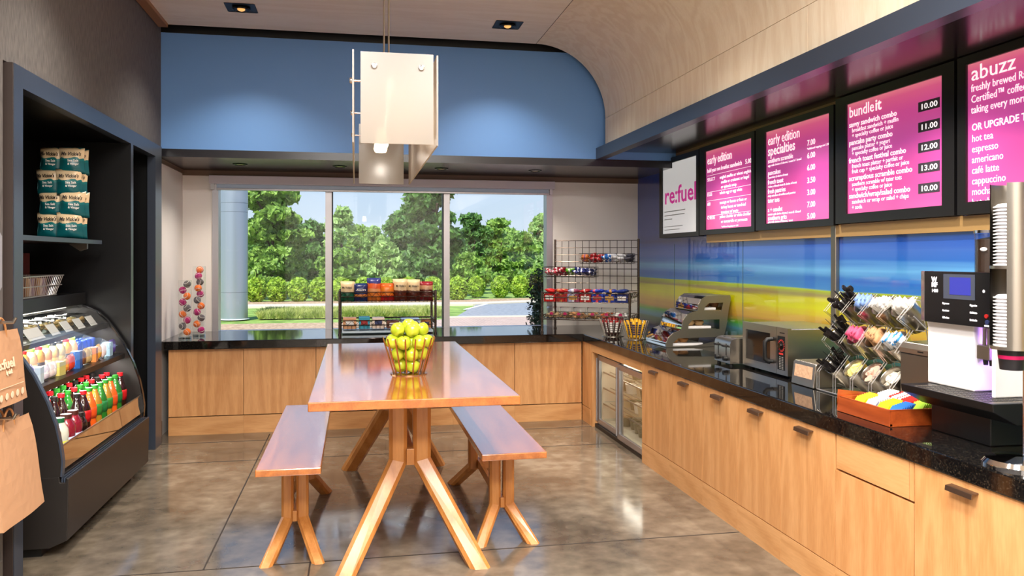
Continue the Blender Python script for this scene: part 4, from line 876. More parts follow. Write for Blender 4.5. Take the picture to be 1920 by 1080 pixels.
# contents: cutlery handles fan out, packets stand in a fanned sheaf, small cups heap up
def sheet(bm, w_, h_, t_, m): box(bm, -w_/2, w_/2, -t_/2, t_/2, 0, h_, mtx=m)
def content(r_, c_, kind, m, names):
    M0 = SLOT[r_, c_]
    if kind == 'cutlery':
        bm = B()
        sweep(bm, [(0, 0, -0.05), (0, 0, 0.035)], [(-0.006, -0.002), (0.006, -0.002), (0.006, 0.002), (-0.006, 0.002)])
        if names == 'fork':
            box(bm, -0.012, 0.012, -0.0014, 0.0014, 0.035, 0.05)
            for q in (-0.010, -0.0035, 0.0035, 0.010): box(bm, q-0.002, q+0.002, -0.0014, 0.0014, 0.05, 0.075)
        elif names == 'knife': box(bm, -0.007, 0.009, -0.001, 0.001, 0.035, 0.085)
        else: ball(bm, (0, 0, 0.055), 0.02, 10, sc=(0.75, 0.25, 1))
        base = obj('plastic_'+names, bm, m)
        for k in range(16):
            o = base if k == 0 else base.copy()
            if k: C.objects.link(o)
            a = 2.4*k; rr = 0.008+0.038*math.sqrt(k/16)
            mt = M0 @ Matrix.Translation((rr*math.cos(a), rr*math.sin(a), -0.078+0.012*(k % 3))) @ Matrix.Rotation(0.2*math.sin(a)*-1, 4, 'X') @ Matrix.Rotation(0.18*math.cos(a), 4, 'Y') @ Matrix.Rotation(a, 4, 'Z')
            o.matrix_world = mt
            tag(o, 'black plastic %s standing in the %s row cylinder at the rack end' % (names, ('bottom', 'middle', 'top')[r_]), 'cutlery', 'black plastic %s in the rack' % {'fork': 'forks', 'knife': 'knives', 'spoon': 'spoons'}[names])
    else:
        bm = B()
        if kind == 'packet': pillow(bm, 0.052, 0.075, 0.012, 5, 6)
        else: lathe(bm, [(0.0, 0.0), (0.012, 0.0), (0.017, 0.016), (0.019, 0.016), (0.019, 0.018), (0.0, 0.019)], k=14)
        base = obj('sweetener_packet' if kind == 'packet' else 'condiment_cup', bm, m, smooth='all' if kind == 'packet' else True)
        n = 12
        for k in range(n):
            o = base if k == 0 else base.copy()
            if k: C.objects.link(o)
            if kind == 'packet':
                y = -0.043+0.086*k/(n-1); half = math.sqrt(max(0.0, 0.052**2-y*y))
                mt = M0 @ Matrix.Translation((random.uniform(-0.010, 0.010)+0.004, y*0.95, -0.045+random.uniform(-0.006, 0.01))) @ Matrix.Rotation(PI/2*0+random.uniform(-0.15, 0.15), 4, 'Z') @ Matrix.Rotation(random.uniform(-0.2, 0.2), 4, 'Y') @ Matrix.Diagonal((min(1.0, half*1.7/0.052+0.35), 1, 1, 1))
            else:
                a = 2.4*k; rr = 0.040*math.sqrt(k/n)
                mt = M0 @ Matrix.Translation((rr*math.cos(a), rr*math.sin(a), -0.035+0.018*(1-k/n))) @ Matrix.Rotation(random.uniform(-0.8, 0.8), 4, 'X') @ Matrix.Rotation(random.uniform(-0.8, 0.8), 4, 'Y')
            o.matrix_world = mt
            tag(o, '%s in its %s row cylinder of the wire rack' % (names, ('bottom', 'middle', 'top')[r_]), 'packet' if kind == 'packet' else 'condiment', what[r_][c_]+' in the rack')
M_bp = mat('black_cutlery', (26, 22, 22), 0.3)
content(0, 0, 'cutlery', M_bp, 'fork'); content(1, 0, 'cutlery', M_bp, 'knife'); content(2, 0, 'cutlery', M_bp, 'spoon')
content(0, 1, 'cup', mat('pale_yellow_cup', (238, 222, 140), 0.5), 'pale yellow condiment cup'); content(0, 2, 'cup', mat('pinkish_cup', (226, 186, 164), 0.5), 'pinkish condiment cup'); content(0, 3, 'cup', mat('cream_cup', (238, 230, 214), 0.5), 'cream creamer cup')
content(1, 1, 'packet', bands('pink_packet', [(0, (230, 90, 130)), (0.5, (244, 190, 206)), (0.62, (226, 80, 120))], 0.6, wav=0.3), 'pink sweetener packet'); content(1, 2, 'packet', mat('brown_packet', (194, 146, 102), 0.7), 'brown sugar packet'); content(1, 3, 'packet', bands('tissue_packet', [(0, (244, 244, 246)), (0.6, (244, 246, 250)), (0.74, (60, 150, 220)), (0.88, (240, 244, 250))], 0.5, wav=0.2), 'white and blue tissue packet')
content(2, 1, 'packet', bands('blue_packet', [(0, (150, 176, 222)), (0.5, (222, 230, 244)), (0.62, (120, 150, 206))], 0.6, wav=0.3), 'blue sweetener packet'); content(2, 2, 'packet', bands('white_stripe_packet', [(0, (240, 236, 230)), (0.7, (238, 234, 230)), (0.8, (180, 176, 176)), (0.86, (240, 238, 234))], 0.6, wav=0.2), 'white sugar packet'); content(2, 3, 'packet', mat('white_packet', (240, 236, 228), 0.6), 'plain white sweetener packet')
# ---------------------------------------------------------------- steel box beside the coffee machine
bx_ = thing('milk_cooler', 'plain stainless box with pale lid between the cylinder rack and coffee machine', 'cooler', (2.55, 3.09, HC))
bm = B(); box(bm, 2.41, 2.72, 2.965, 3.205, HC+0.012, 1.075); obj('body', bm, M_steeld, bx_, world=True, bevel=0.003)
bm = B(); prism(bm, [(2.405, 1.077), (2.405, 1.10), (2.425, 1.125), (2.72, 1.13), (2.72, 1.077)], 'y', 2.963, 3.207); ld = obj('lid', bm, M_steel, bx_, world=True, bevel=0.003)
bm = B(); prism(bm, [(2.4035, 1.088), (2.4035, 1.094), (2.406, 1.094), (2.406, 1.088)], 'y', 3.05, 3.085); obj('latch', bm, M_rubber, ld, world=True)
for x in (2.44, 2.69):
    for y in (2.99, 3.18):
        bm = B(); lathe(bm, [(0, HC), (0.012, HC), (0.012, HC+0.014), (0, HC+0.014)], c=(x, y, 0), k=10); obj('foot', bm, M_rubber, bx_, world=True)
# ---------------------------------------------------------------- tea tray
tt = thing('tea_tray', 'reddish wooden tray of tea sachets on the counter before the coffee machine', 'tray', (2.28, 3.115, HC))
TX0, TX1, TY0, TY1 = 2.16, 2.395, 2.935, 3.30
bm = B(); box(bm, TX0, TX1, TY0, TY1, HC+0.001, HC+0.012); obj('base', bm, M_redwood, tt, world=True)
bm = B()
prism(bm, [(TX0-0.004, HC+0.001), (TX0, HC+0.07), (TX0+0.012, HC+0.07), (TX0+0.012, HC+0.001)], 'y', TY0, TY1); prism(bm, [(TX1-0.012, HC+0.001), (TX1-0.012, HC+0.07), (TX1, HC+0.07), (TX1, HC+0.001)], 'y', TY0, TY1)
box(bm, TX0, TX1, TY0, TY0+0.012, HC+0.001, HC+0.07); box(bm, TX0, TX1, TY1-0.012, TY1, HC+0.001, HC+0.07); obj('side_wall', bm, M_redwood, tt, world=True, bevel=0.002)
teas = [('yellow and black', (226, 220, 40), 0.0, 0), ('silver grey', (170, 170, 184), 0.0, 1), ('lemon yellow', (226, 226, 30), 0.0, 2), ('blue striped', (40, 110, 200), 0.0, 3), ('white', (240, 236, 230), 0.0, 4), ('white and red', (240, 226, 226), 0.0, 5), ('red', (214, 36, 30), 0.0, 6), ('lime green', (164, 210, 60), 0.0, 7)]
bm = B(); box(bm, -0.0335, 0.0335, -0.0015, 0.0015, 0, 0.062); sache = obj('tea_sachet', bm, M_white); first = True
M_teab = mat('black_sachet_edge', (24, 22, 24), 0.4)
for i, (cn, col, _, k) in enumerate(teas):
    m = bands('sachet_%d' % i, [(0, (26, 24, 26)), (0.45, (26, 24, 26)), (0.5, col)], 0.35) if i in (0, 1, 2, 3) else mat('sachet_%d' % i, col, 0.35)
    if i == 5: m = bands('sachet_5', [(0, (206, 30, 30)), (0.25, (240, 232, 228)), (0.8, (206, 40, 36)), (0.9, (240, 232, 228))], 0.35, axis=0)
    r_ = i//4; c_ = i % 4
    for q in range(6):
        o = sache if first else sache.copy()
        if not first: C.objects.link(o)
        first = False
        o.location = (TX0+0.052+0.105*r_+0.0115*q-0.006, TY1-0.06-0.081*c_, HC+0.022+0.003*q+0.012*r_); o.rotation_euler = (math.radians(-4), math.radians(0), 0)
        o.rotation_euler = (Matrix.Rotation(math.radians(-90), 4, 'Z') @ Matrix.Rotation(math.radians(-38), 4, 'X')).to_euler()
        setmat(o, m); tag(o, '%s tea sachet, %s in its stack, %s row of the wooden tray' % (cn, ORD[q], ('front', 'back')[r_]), 'tea sachet', 'tea sachets in the tray')
# ---------------------------------------------------------------- coffee machine
cm = thing('coffee_machine', 'black and white automatic coffee machine with bean hopper on the right counter', 'coffee machine', (2.55, 2.73, HC))
def cmo(n, bm, m, p=None, **k): return obj(n, bm, m, p or cm, world=True, **k)
bm = B(); box(bm, 2.30, 2.80, 2.56, 2.87, HC, 0.93); cmo('plinth', bm, M_black, bevel=0.004)
bm = B(); prism(bm, [(2.20, 0.985), (2.205, 0.955), (2.30, 0.905), (2.80, 0.905), (2.80, 0.985)], 'y', 2.44, 2.925); dt = cmo('drip_tray', bm, M_black, bevel=0.003)
bm = B()
for i in range(7):
    for j in range(9): box(bm, 2.215+0.022*i, 2.231+0.022*i, 2.475+0.042*j, 2.508+0.042*j, 0.985, 0.9862)
cmo('drip_grid', bm, M_rubber, dt)
bm = B(); box(bm, 2.212, 2.37, 2.46, 2.86, 0.9845, 0.9853); cmo('drip_plate', bm, M_steeld, dt)
bm = B(); box(bm, 2.33, 2.80, 2.675, 2.93, 0.986, 1.243); cmo('front_body', bm, M_plastic, bevel=0.006)
bm = B(); box(bm, 2.30, 2.80, 2.54, 2.556, 0.986, 1.243); cmo('side_panel', bm, M_plastic, bevel=0.004)
bm = B(); box(bm, 2.46, 2.80, 2.556, 2.675, 0.986, 1.243); cmo('recess_back', bm, M_steeld)
bm = B(); box(bm, 2.32, 2.80, 2.545, 2.925, 1.243, 1.44); cmo('head', bm, M_black, bevel=0.004)
bm = B(); box(bm, 2.30, 2.32, 2.555, 2.91, 1.240, 1.447); pn = cmo('front_panel', bm, M_blackgl, bevel=0.002)
bm = B(); box(bm, 2.302, 2.35, 2.91, 2.935, 1.240, 1.447); cmo('chrome_edge', bm, M_chrome, bevel=0.004)
bm = B(); box(bm, 2.2985, 2.30, 2.635, 2.80, 1.34, 1.437); scn = cmo('display', bm, mat('display_bezel', (70, 76, 92), 0.15), pn)
bm = B(); box(bm, 2.2975, 2.2985, 2.655, 2.765, 1.357, 1.425); cmo('screen', bm, mat('blue_screen', (40, 44, 120), 0.2, emit=(44, 48, 140), es=0.7), scn)
bm = B(); text(bm, 'W', (2.2985, 2.866, 1.402), (0, -1, 0), (0, 0, 1), 0.032, width=0.032, bold=0.03); text(bm, 'MF', (2.2985, 2.866, 1.384), (0, -1, 0), (0, 0, 1), 0.026, width=0.032, bold=0.04); text(bm, '1400', (2.2985, 2.866, 1.362), (0, -1, 0), (0, 0, 1), 0.020, width=0.032)
cmo('lettering', bm, M_letter, pn)
bm = B()
for y in (2.805, 2.66):
    for i, z in enumerate((1.317, 1.289, 1.261)): text(bm, (('Espresso', 'Americano', 'Café crème') if y > 2.7 else ('Cappuccino', 'Café latte', 'Hot chocolate'))[i], (2.2985, y, z), (0, -1, 0), (0, 0, 1), 0.0105, width=0.036, bold=0.03)
cmo('drink_names', bm, M_letter, pn)
bm = B(); lathe(bm, [(0, 0), (0.008, 0), (0.008, 0.004), (0, 0.004)], c=(2.30, 2.578, 1.284), k=14, mtx=Matrix.Rotation(-PI/2, 4, 'Y')); cmo('stop_button', bm, mat('red_button', (170, 30, 30), 0.3), pn)
bm = B(); lathe(bm, [(0, 0), (0.009, 0), (0.009, 0.004), (0, 0.004)], c=(2.30, 2.574, 1.262), k=14, mtx=Matrix.Rotation(-PI/2, 4, 'Y')); cmo('water_button', bm, mat('navy_button', (40, 50, 90), 0.3), pn)
bm = B(); box(bm, 2.2985, 2.30, 2.567, 2.588, 1.245, 1.251); cmo('button_label', bm, M_letter, pn)
bm = B(); lathe(bm, [(0.004, 0), (0.006, 0.001), (0.004, 0.002)], c=(2.2985, 2.59, 1.376), k=12, mtx=Matrix.Rotation(-PI/2, 4, 'Y')); cmo('lock', bm, M_letter, pn)
bm = B(); lathe(bm, [(0.052, 1.44), (0.052, 1.61), (0.050, 1.61), (0.050, 1.44)], c=(2.50, 2.79, 0), k=24); hp = cmo('bean_hopper', bm, M_acry, smooth=True)
bm = B(); lathe(bm, [(0.0, 1.44), (0.048, 1.44), (0.048, 1.575), (0.0, 1.585)], c=(2.50, 2.79, 0), k=24); cmo('coffee_beans', bm, bands('coffee_beans', [(0, (52, 34, 24)), (0.5, (96, 66, 46)), (0.6, (44, 28, 20))], 0.4, wav=4.0, freq=40), hp, kind='stuff')
bm = B(); lathe(bm, [(0.0, 1.612), (0.055, 1.612), (0.055, 1.60), (0.0, 1.60)], c=(2.50, 2.79, 0), k=24); cmo('hopper_lid', bm, M_chrome, hp, smooth=True)
bm = B(); ball(bm, (2.452, 2.765, 1.535), 0.012, 12, sc=(0.3, 1.6, 0.7)); cmo('hopper_badge', bm, M_plastic, hp, smooth='all')
for y in (2.655, 2.632, 2.605):
    bm = B(); tube(bm, [(2.36, y, 1.243), (2.36, y, 1.165)], 0.008, 8); cmo('spout_pipe', bm, M_steel, smooth=True)
bm = B(); box(bm, 2.335, 2.385, 2.605, 2.668, 1.115, 1.168); sp_ = cmo('spout_block', bm, M_steeld, bevel=0.003)
for y in (2.65, 2.62):
    bm = B(); lathe(bm, [(0.0, 1.092), (0.008, 1.092), (0.011, 1.116), (0, 1.116)], c=(2.36, y, 0), k=12); cmo('nozzle', bm, M_rubber, sp_, smooth=True)
bm = B(); tube(bm, [(2.44, 2.56, 1.20), (2.40, 2.58, 1.19), (2.37, 2.592, 1.17), (2.368, 2.595, 1.09)], 0.005, 8); cmo('steam_wand', bm, M_chrome, smooth=True)
lamp('POINT', 'machine_violet_led', (2.42, 2.61, 1.15), 0.8, (0.5, 0.25, 1.0), size=0.02)
# ---------------------------------------------------------------- lid and cup tower
tw = thing('cup_tower', 'tall steel cup and lid dispenser on a chrome base at the right edge', 'dispenser', (2.21, 2.30, HC))
def two(n, bm, m, p=None, **k): return obj(n, bm, m, p or tw, world=True, **k)
bm = B(); lathe(bm, [(0.0, HC), (0.112, HC), (0.112, HC+0.008), (0.10, HC+0.022), (0.03, HC+0.034), (0.0, HC+0.034)], c=(2.19, 2.315, 0), k=40); two('base', bm, M_chrome, smooth=True)
bm = B(); lathe(bm, [(0.018, HC+0.03), (0.018, 1.74), (0.0, 1.745)], c=(2.21, 2.295, 0), k=16); two('pole', bm, M_chrome, smooth=True)
TC = (2.122, 2.272)
# steel sleeve, open towards the room on the left
bm = B(); a0, a1 = math.radians(-146), math.radians(140)
lathe(bm, [(0.062, 1.20), (0.062, 1.745), (0.059, 1.745), (0.059, 1.20), (0.062, 1.20)], c=(*TC, 0), k=40, a0=a0, a1=a1); two('sleeve', bm, M_steel, smooth=True)
for z in (1.465, 1.20):
    bm = B(); lathe(bm, [(0.0, z), (0.063, z), (0.063, z+0.010), (0.0, z+0.010)], c=(*TC, 0), k=32); two('stack_ring', bm, M_steel, smooth=True)
bm = B(); box(bm, TC[0]+0.06, TC[0]+0.1, TC[1]-0.01, TC[1]+0.02, 1.30, 1.33); box(bm, TC[0]+0.06, TC[0]+0.1, TC[1]-0.01, TC[1]+0.02, 1.60, 1.63); two('bracket', bm, M_steel)
bm = B(); lathe(bm, [(0.0, 0.010), (0.030, 0.010), (0.034, 0.013), (0.040, 0.012), (0.050, 0.003), (0.0535, 0.004), (0.0535, 0.0), (0.0, 0.0)], k=28); lid = obj('cup_cover', bm, M_plastic, smooth=True); first = True
for z0, n, lab in ((1.476, 18, 'upper'), (1.211, 15, 'lower')):
    for k in range(n):
        o = lid if first else lid.copy()
        if not first: C.objects.link(o)
        first = False
        o.location = (TC[0], TC[1], z0+0.0112*k); tag(o, 'white cup lid in the %s stack of the steel tower, %s from bottom' % (lab, ORD[k]), 'lid', 'lids in the tower')
cp_ = thing('paper_cup', 'black paper cup with magenta band hanging below the steel lid tower', 'cup', (TC[0], TC[1], 1.133))
bm = B(); lathe(bm, [(0.0, 0.0), (0.035, 0.0), (0.042, 0.0655), (0.0395, 0.0655), (0.033, 0.004), (0, 0.004)], k=28); obj('wall', bm, mat('black_cup', (30, 28, 32), 0.4), cp_, smooth=True)
bm = B(); lathe(bm, [(0.0393, 0.036), (0.0405, 0.048), (0.0398, 0.048), (0.0386, 0.036), (0.0393, 0.036)], k=28); obj('printed_band', bm, mat('magenta_band', (200, 20, 92), 0.4), cp_, smooth=True)
# ================================================================ NICHE CABINET ON THE LEFT
NX = -1.54; NB = -2.38
nc = thing('niche_cabinet', 'tall dark built-in niche cabinet framed in slate blue on the left wall', 'cabinet', (-1.95, 5.4, 0))
def nco(n, bm, m, **k): return obj(n, bm, m, nc, world=True, **k)
bm = B(); box(bm, -1.60, NX, 4.045, 4.145, 0, 2.398); box(bm, -1.60, NX, 4.145, 6.69, 2.30, 2.398); box(bm, -1.60, NX, 6.69, 6.89, 0, 2.398); nco('face_frame', bm, M_navy)
bm = B(); box(bm, -1.60, NX-0.003, 4.035, 4.045, 0, 2.398); nco('frame_edge', bm, mat('brown_edge', (60, 50, 46), 0.4))
bm = B(); box(bm, NB, NX, 5.985, 6.045, 0.0, 2.30); nco('divider', bm, M_black)
bm = B(); box(bm, NX-0.001, NX+0.002, 5.985, 6.045, 0.0, 2.30); nco('divider_edge', bm, M_navy)
bm = B(); box(bm, NB-0.02, NB, 4.06, 6.90, 0, 2.40); nco('back_panel', bm, M_black)
bm = B(); box(bm, NB, -1.60, 4.06, 4.08, 0, 2.40); box(bm, NB, -1.60, 6.80, 6.82, 0, 2.40); box(bm, NB, -1.60, 4.06, 6.82, 2.32, 2.40); nco('lining', bm, M_black)
bm = B(); box(bm, NB, -1.62, 6.5, 6.80, 0, 0.10); nco('plinth', bm, mat('grey_baseboard', (92, 88, 82), 0.5))
bm = B(); box(bm, NB, -1.66, 4.08, 5.74, 1.592, 1.618); sh = nco('shelf', bm, M_black)
bm = B(); box(bm, -1.66, -1.655, 4.08, 5.74, 1.592, 1.618); nco('shelf_edge', bm, M_navy)
bm = B(); prism(bm, [(-1.69, 1.592), (-1.69, 1.56), (-1.73, 1.545), (-1.80, 1.592)], 'y', 5.55, 5.575); nco('shelf_bracket', bm, M_steeld)
# stack of crisp packets standing in a block on the shelf
M_teal = bands('teal_cream_foil', [(0, (12, 92, 98)), (0.50, (20, 110, 112)), (0.58, (226, 200, 160)), (0.92, (216, 188, 146)), (0.97, (20, 100, 104))], 0.28, wav=0.22, freq=2.2)
bm = B(); pillow(bm, 0.145, 0.165, 0.062, 10, 9, crumple=0.008); bag = thing('snack_bag', '', 'snack bag'); obj('bag', bm, M_teal, bag, smooth='all')
bm = B(); text(bm, "Ms Vickie's", (-0.055, -0.0335, 0.112), (1, 0, 0), (0, 0, 1), 0.03, width=0.11, bold=0.02, shear=0.25); obj('lettering', bm, M_ink, bag)
bm = B(); text(bm, 'Sea Salt', (-0.02, -0.0335, 0.074), (1, 0, 0), (0, 0, 1), 0.02, width=0.06, bold=0.02); text(bm, '& Vinegar', (-0.02, -0.0335, 0.054), (1, 0, 0), (0, 0, 1), 0.018, width=0.062, bold=0.02); obj('flavour_text', bm, M_lettext, bag)
n = 0
for r_ in range(4):
    for c_ in range(2):
        for d_ in range(2):
            loc = (-1.735-0.125*c_+0.006*((r_ % 2)*2-1), 5.40+0.085*d_+0.02*c_, 1.620+0.134*r_); lab = 'teal and cream crisp packet, niche shelf, %s layer up, %s column, %s row' % (ORD[r_], ('right', 'left')[c_], ('front', 'back')[d_])
            rz = math.radians(12 if c_ == 0 else -8)+random.uniform(-0.06, 0.06)
            if n == 0: bag.location = loc; bag.rotation_euler = (random.uniform(-.06, .06), 0, rz); bag['label'] = lab; bag['group'] = 'crisp packets on the niche shelf'
            else: dup(bag, loc, (random.uniform(-.06, .06), random.uniform(-.05, .05), rz), lab)
            n += 1
# ---------------------------------------------------------------- refrigerated display case
dc = thing('display_case', 'dark open-front chilled display case of drinks standing in the niche', 'display case', (-1.85, 5.15, 0))
def dco(n, bm, m, p=None, **k): return obj(n, bm, m, p or dc, world=True, **k)
DY0, DY1 = 4.36, 5.955
bm = B(); prism(bm, [(-1.50, 0.05), (-1.418, 0.085), (-1.412, 0.395), (-1.424, 0.398), (-1.428, 0.375), (-1.452, 0.375), (-1.456, 0.405), (-2.36, 0.405), (-2.36, 0.05)], 'y', DY0, DY1); dco('base', bm, M_case, bevel=0.003)
bm = B(); box(bm, -2.3, -1.55, DY0+0.04, DY1-0.04, 0.0, 0.05); dco('toe_kick', bm, M_rubber)
bm = B()
for i in range(2): box(bm, -1.437-0.011*i, -1.431-0.011*i, DY0+0.01, DY1-0.01, 0.375, 0.396+0.006*i)
dco('air_grille', bm, M_navy)
CUR = [(-1.450, 0.405), (-1.445, 0.48), (-1.455, 0.56), (-1.475, 0.66), (-1.515, 0.78), (-1.575, 0.91), (-1.625, 0.99), (-1.685, 1.075), (-1.745, 1.135), (-1.82, 1.172), (-1.90, 1.183)]
def sidepanel(y0, y1):
    poly = CUR+[(-2.36, 1.183), (-2.36, 0.405)]
    bm = B(); prism(bm, poly, 'y', y0, y1); s = dco('side_panel', bm, M_case)
    bm = B(); extr_shell(bm, CUR, 'y', y0-0.001, y1+0.001, -0.008); dco('edge_trim', bm, M_navy if y0 < 5 else M_blackgl, s)
sidepanel(DY0, DY0+0.03); sidepanel(DY1-0.03, DY1)
I0, I1 = DY0+0.03, DY1-0.03
bm = B(); box(bm, -2.36, -2.33, I0, I1, 0.405, 1.183); dco('back_panel', bm, mat('case_liner', (70, 66, 62), 0.5))
bm = B(); box(bm, -2.36, -1.82, DY0, DY1, 1.186, 1.266); dco('top_housing', bm, M_black, bevel=0.003)
bm = B(); box(bm, -2.33, -1.50, I0, I1, 0.425, 0.445); dco('lower_deck', bm, M_steeld)
bm = B(); prism(bm, [(-1.452, 0.43), (-1.462, 0.545), (-1.468, 0.545), (-1.458, 0.43)], 'y', I0, I1); dco('front_glass', bm, thin_clear('low_glass', (214, 206, 196), 0.22, 0.03))
bm = B(); prism(bm, [(-1.460, 0.543), (-1.461, 0.551), (-1.469, 0.551), (-1.468, 0.543)], 'y', I0, I1); dco('glass_rail', bm, M_steel)
bm = B(); prism(bm, [(-2.33, 0.835), (-1.585, 0.812), (-1.565, 0.812), (-1.562, 0.845), (-1.58, 0.848), (-2.33, 0.848)], 'y', I0, I1); s2 = dco('shelf', bm, M_black)
bm = B(); prism(bm, [(-2.33, 1.03), (-1.69, 1.022), (-1.672, 1.022), (-1.668, 1.05), (-1.69, 1.055), (-2.33, 1.055)], 'y', I0, I1); s1 = dco('shelf', bm, M_black)
M_tube = mat('case_lamp', (255, 252, 246), 0.4, emit=(255, 246, 232), es=4)
for (x, z, s) in ((-1.64, 0.811, s2), (-1.73, 1.021, s1), (-1.93, 1.172, None)):
    bm = B(); box(bm, x-0.02, x+0.006, I0+0.03, I1-0.03, z-0.008, z); dco('lamp_tube', bm, M_tube, s)
    lamp('AREA', 'case_lamp', (x-0.01, 5.155, z-0.012), 5, (1.0, 0.97, 0.92), rot=(0, math.radians(-8), 0), size=0.05, size_y=1.4)
bm = B(); extr_shell(bm, CUR[5:], 'y', I0, I1, 0.004); dco('curved_glass', bm, thin_clear('case_glass', (250, 251, 251), 0.04), smooth=True)
for k, (y, w_) in enumerate(((4.52, 0.13), (4.78, 0.21), (5.06, 0.12), (5.28, 0.12), (5.50, 0.12), (5.74, 0.12))):
    bm = B(); prism(bm, [(-1.700, 1.057), (-1.742, 1.117), (-1.745, 1.115), (-1.703, 1.055)], 'y', y-w_/2, y+w_/2); dco('price_card', bm, M_price)
# salad bowls on the top shelf
M_clam = thin_clear('clamshell', (236, 240, 236), 0.16, 0.05)
bm = B(); lathe(bm, [(0.0, 0.0), (0.06, 0.0), (0.085, 0.045), (0.088, 0.048), (0.075, 0.07), (0.05, 0.078), (0.0, 0.08)], k=20); sal = thing('salad_bowl', '', 'food'); obj('clear_tub', bm, M_clam, sal, smooth=True)
bm = B()
for k in range(40):
    a = random.uniform(0, 6.28); rr = random.uniform(0, 0.06); ball(bm, (rr*math.cos(a), rr*math.sin(a), random.uniform(0.015, 0.05)), random.uniform(0.010, 0.018), 6, sc=(1, 1, 0.6))
obj('filling', bm, bands('salad_mix', [(0, (196, 150, 80)), (0.3, (150, 110, 60)), (0.42, (110, 130, 50)), (0.52, (214, 180, 110)), (0.62, (150, 50, 30)), (0.7, (200, 160, 90))], 0.6, axis=0, wav=1.6, freq=9), sal, smooth='all', kind='stuff')
n = 0
for j in range(7):
    for i in range(2):
        loc = (-1.84-0.18*i, 4.53+0.21*j, 1.056); lab = 'clear salad bowl, top shelf of the display case, %s row, %s from near end' % (('front', 'back')[i], ORD[j])
        if n == 0: sal.location = loc; sal['label'] = lab; sal['group'] = 'salad bowls in the display case'
        else: dup(sal, loc, random.uniform(0, 6), lab)
        n += 1
# bottles
def bottle(kind):
    t = thing('bottle', '', 'bottle')
    if kind == 'soda': pr = [(0.0, 0.0), (0.030, 0.002), (0.036, 0.012), (0.036, 0.06), (0.033, 0.085), (0.037, 0.125), (0.036, 0.15), (0.024, 0.185), (0.0145, 0.212), (0.0135, 0.228), (0.0, 0.228)]; lb = [(0.0355, 0.082), (0.0382, 0.105), (0.0388, 0.125), (0.0375, 0.142)]; cap = [(0.0, 0.224), (0.0165, 0.224), (0.0165, 0.243), (0.0, 0.245)]
    else: pr = [(0.0, 0.0), (0.032, 0.002), (0.038, 0.012), (0.038, 0.085), (0.041, 0.105), (0.038, 0.135), (0.024, 0.158), (0.021, 0.165), (0.0, 0.165)]; lb = [(0.0388, 0.02), (0.0392, 0.05), (0.0392, 0.082)]; cap = [(0.0, 0.163), (0.0235, 0.163), (0.0235, 0.183), (0.0, 0.185)]
    bm = B(); lathe(bm, pr, k=16); obj('body', bm, M_white, t, smooth='all')
    bm = B(); lathe(bm, lb, k=16); obj('printed_label', bm, M_white, t, smooth='all')
    bm = B(); lathe(bm, cap, k=14); obj('cap', bm, M_white, t, smooth=True)
    return t
def liq(n_, c): return mat('drink_'+n_, c, 0.08, coat=0.6)
def lbl(n_, c): return mat('label_'+n_, c, 0.4)
KIND = {'cola': ('dark cola bottle with red cap', liq('cola', (40, 16, 12)), lbl('red', (196, 20, 26)), mat('cap_red', (206, 22, 34), 0.35)), 'zero': ('dark soda bottle with black cap', liq('dark', (30, 16, 14)), lbl('black', (24, 22, 24)), mat('cap_black', (28, 26, 26), 0.35)),
        'lime': ('green soda bottle with green cap', liq('green', (36, 120, 40)), lbl('green', (30, 120, 60)), mat('cap_green', (40, 130, 40), 0.35)), 'ging': ('amber soda bottle with green cap', liq('amber', (176, 130, 40)), lbl('leaf', (50, 130, 50)), mat('cap_green', (40, 130, 40), 0.35)),
        'oran': ('orange soda bottle with green cap', liq('orange', (240, 100, 30)), lbl('deeporange', (224, 80, 24)), mat('cap_green', (40, 130, 40), 0.35)), 'diet': ('silver-labelled cola bottle with red cap', liq('cola', (40, 16, 12)), lbl('silver', (206, 204, 204)), mat('cap_red', (206, 22, 34), 0.35)), 'white': ('white-labelled clear bottle with black cap', liq('clear', (206, 200, 190)), lbl('white', (236, 232, 224)), mat('cap_black', (28, 26, 26), 0.35)),
        'jred': ('golden juice bottle with red cap', liq('apple', (206, 146, 60)), lbl('darkpanel', (60, 40, 30)), mat('cap_bright_red', (220, 24, 30), 0.35)), 'jgrn': ('pale juice bottle with lime green cap', liq('guava', (216, 170, 130)), lbl('paleprint', (226, 200, 160)), mat('cap_lime', (130, 196, 50), 0.35)), 'jblk': ('straw coloured drink bottle with black cap', liq('straw', (206, 186, 130)), lbl('strawprint', (190, 166, 100)), mat('cap_black', (28, 26, 26), 0.35)),
        'jplm': ('plum tea bottle with dark cap', liq('plum', (130, 24, 44)), lbl('bluewhite', (190, 200, 226)), mat('cap_dark', (70, 30, 26), 0.35)), 'jamb': ('amber tea bottle with brown cap', liq('tea', (150, 96, 26)), lbl('whitefruit', (236, 226, 206)), mat('cap_brown', (60, 44, 36), 0.35)), 'jclr': ('clear lemon drink bottle with green cap', liq('lemon', (206, 210, 196)), lbl('lemon', (226, 206, 60)), mat('cap_darkgreen', (20, 100, 60), 0.35))}
P0 = {'soda': bottle('soda'), 'juice': bottle('juice')}; used = {'soda': False, 'juice': False}
def put_bottle(shape, kind, loc, lab, grp, sc=1.0):
    o = P0[shape]
    if used[shape]: o = dup(o, loc, random.uniform(0, 6))
    else: used[shape] = True; o.location = loc; o.rotation_euler = (0, 0, 1)
    o.scale = (sc, sc, sc)
    d, a, b_, c = KIND[kind]; o['label'] = '%s, %s' % (d, lab); o['group'] = grp
    setmat(child(o, 'body'), a); setmat(child(o, 'printed_label'), b_); setmat(child(o, 'cap'), c)
colk = ['cola', 'cola', 'zero', 'diet', 'cola', 'zero', 'cola', 'oran', 'ging', 'lime', 'ging', 'oran', 'lime', 'cola']
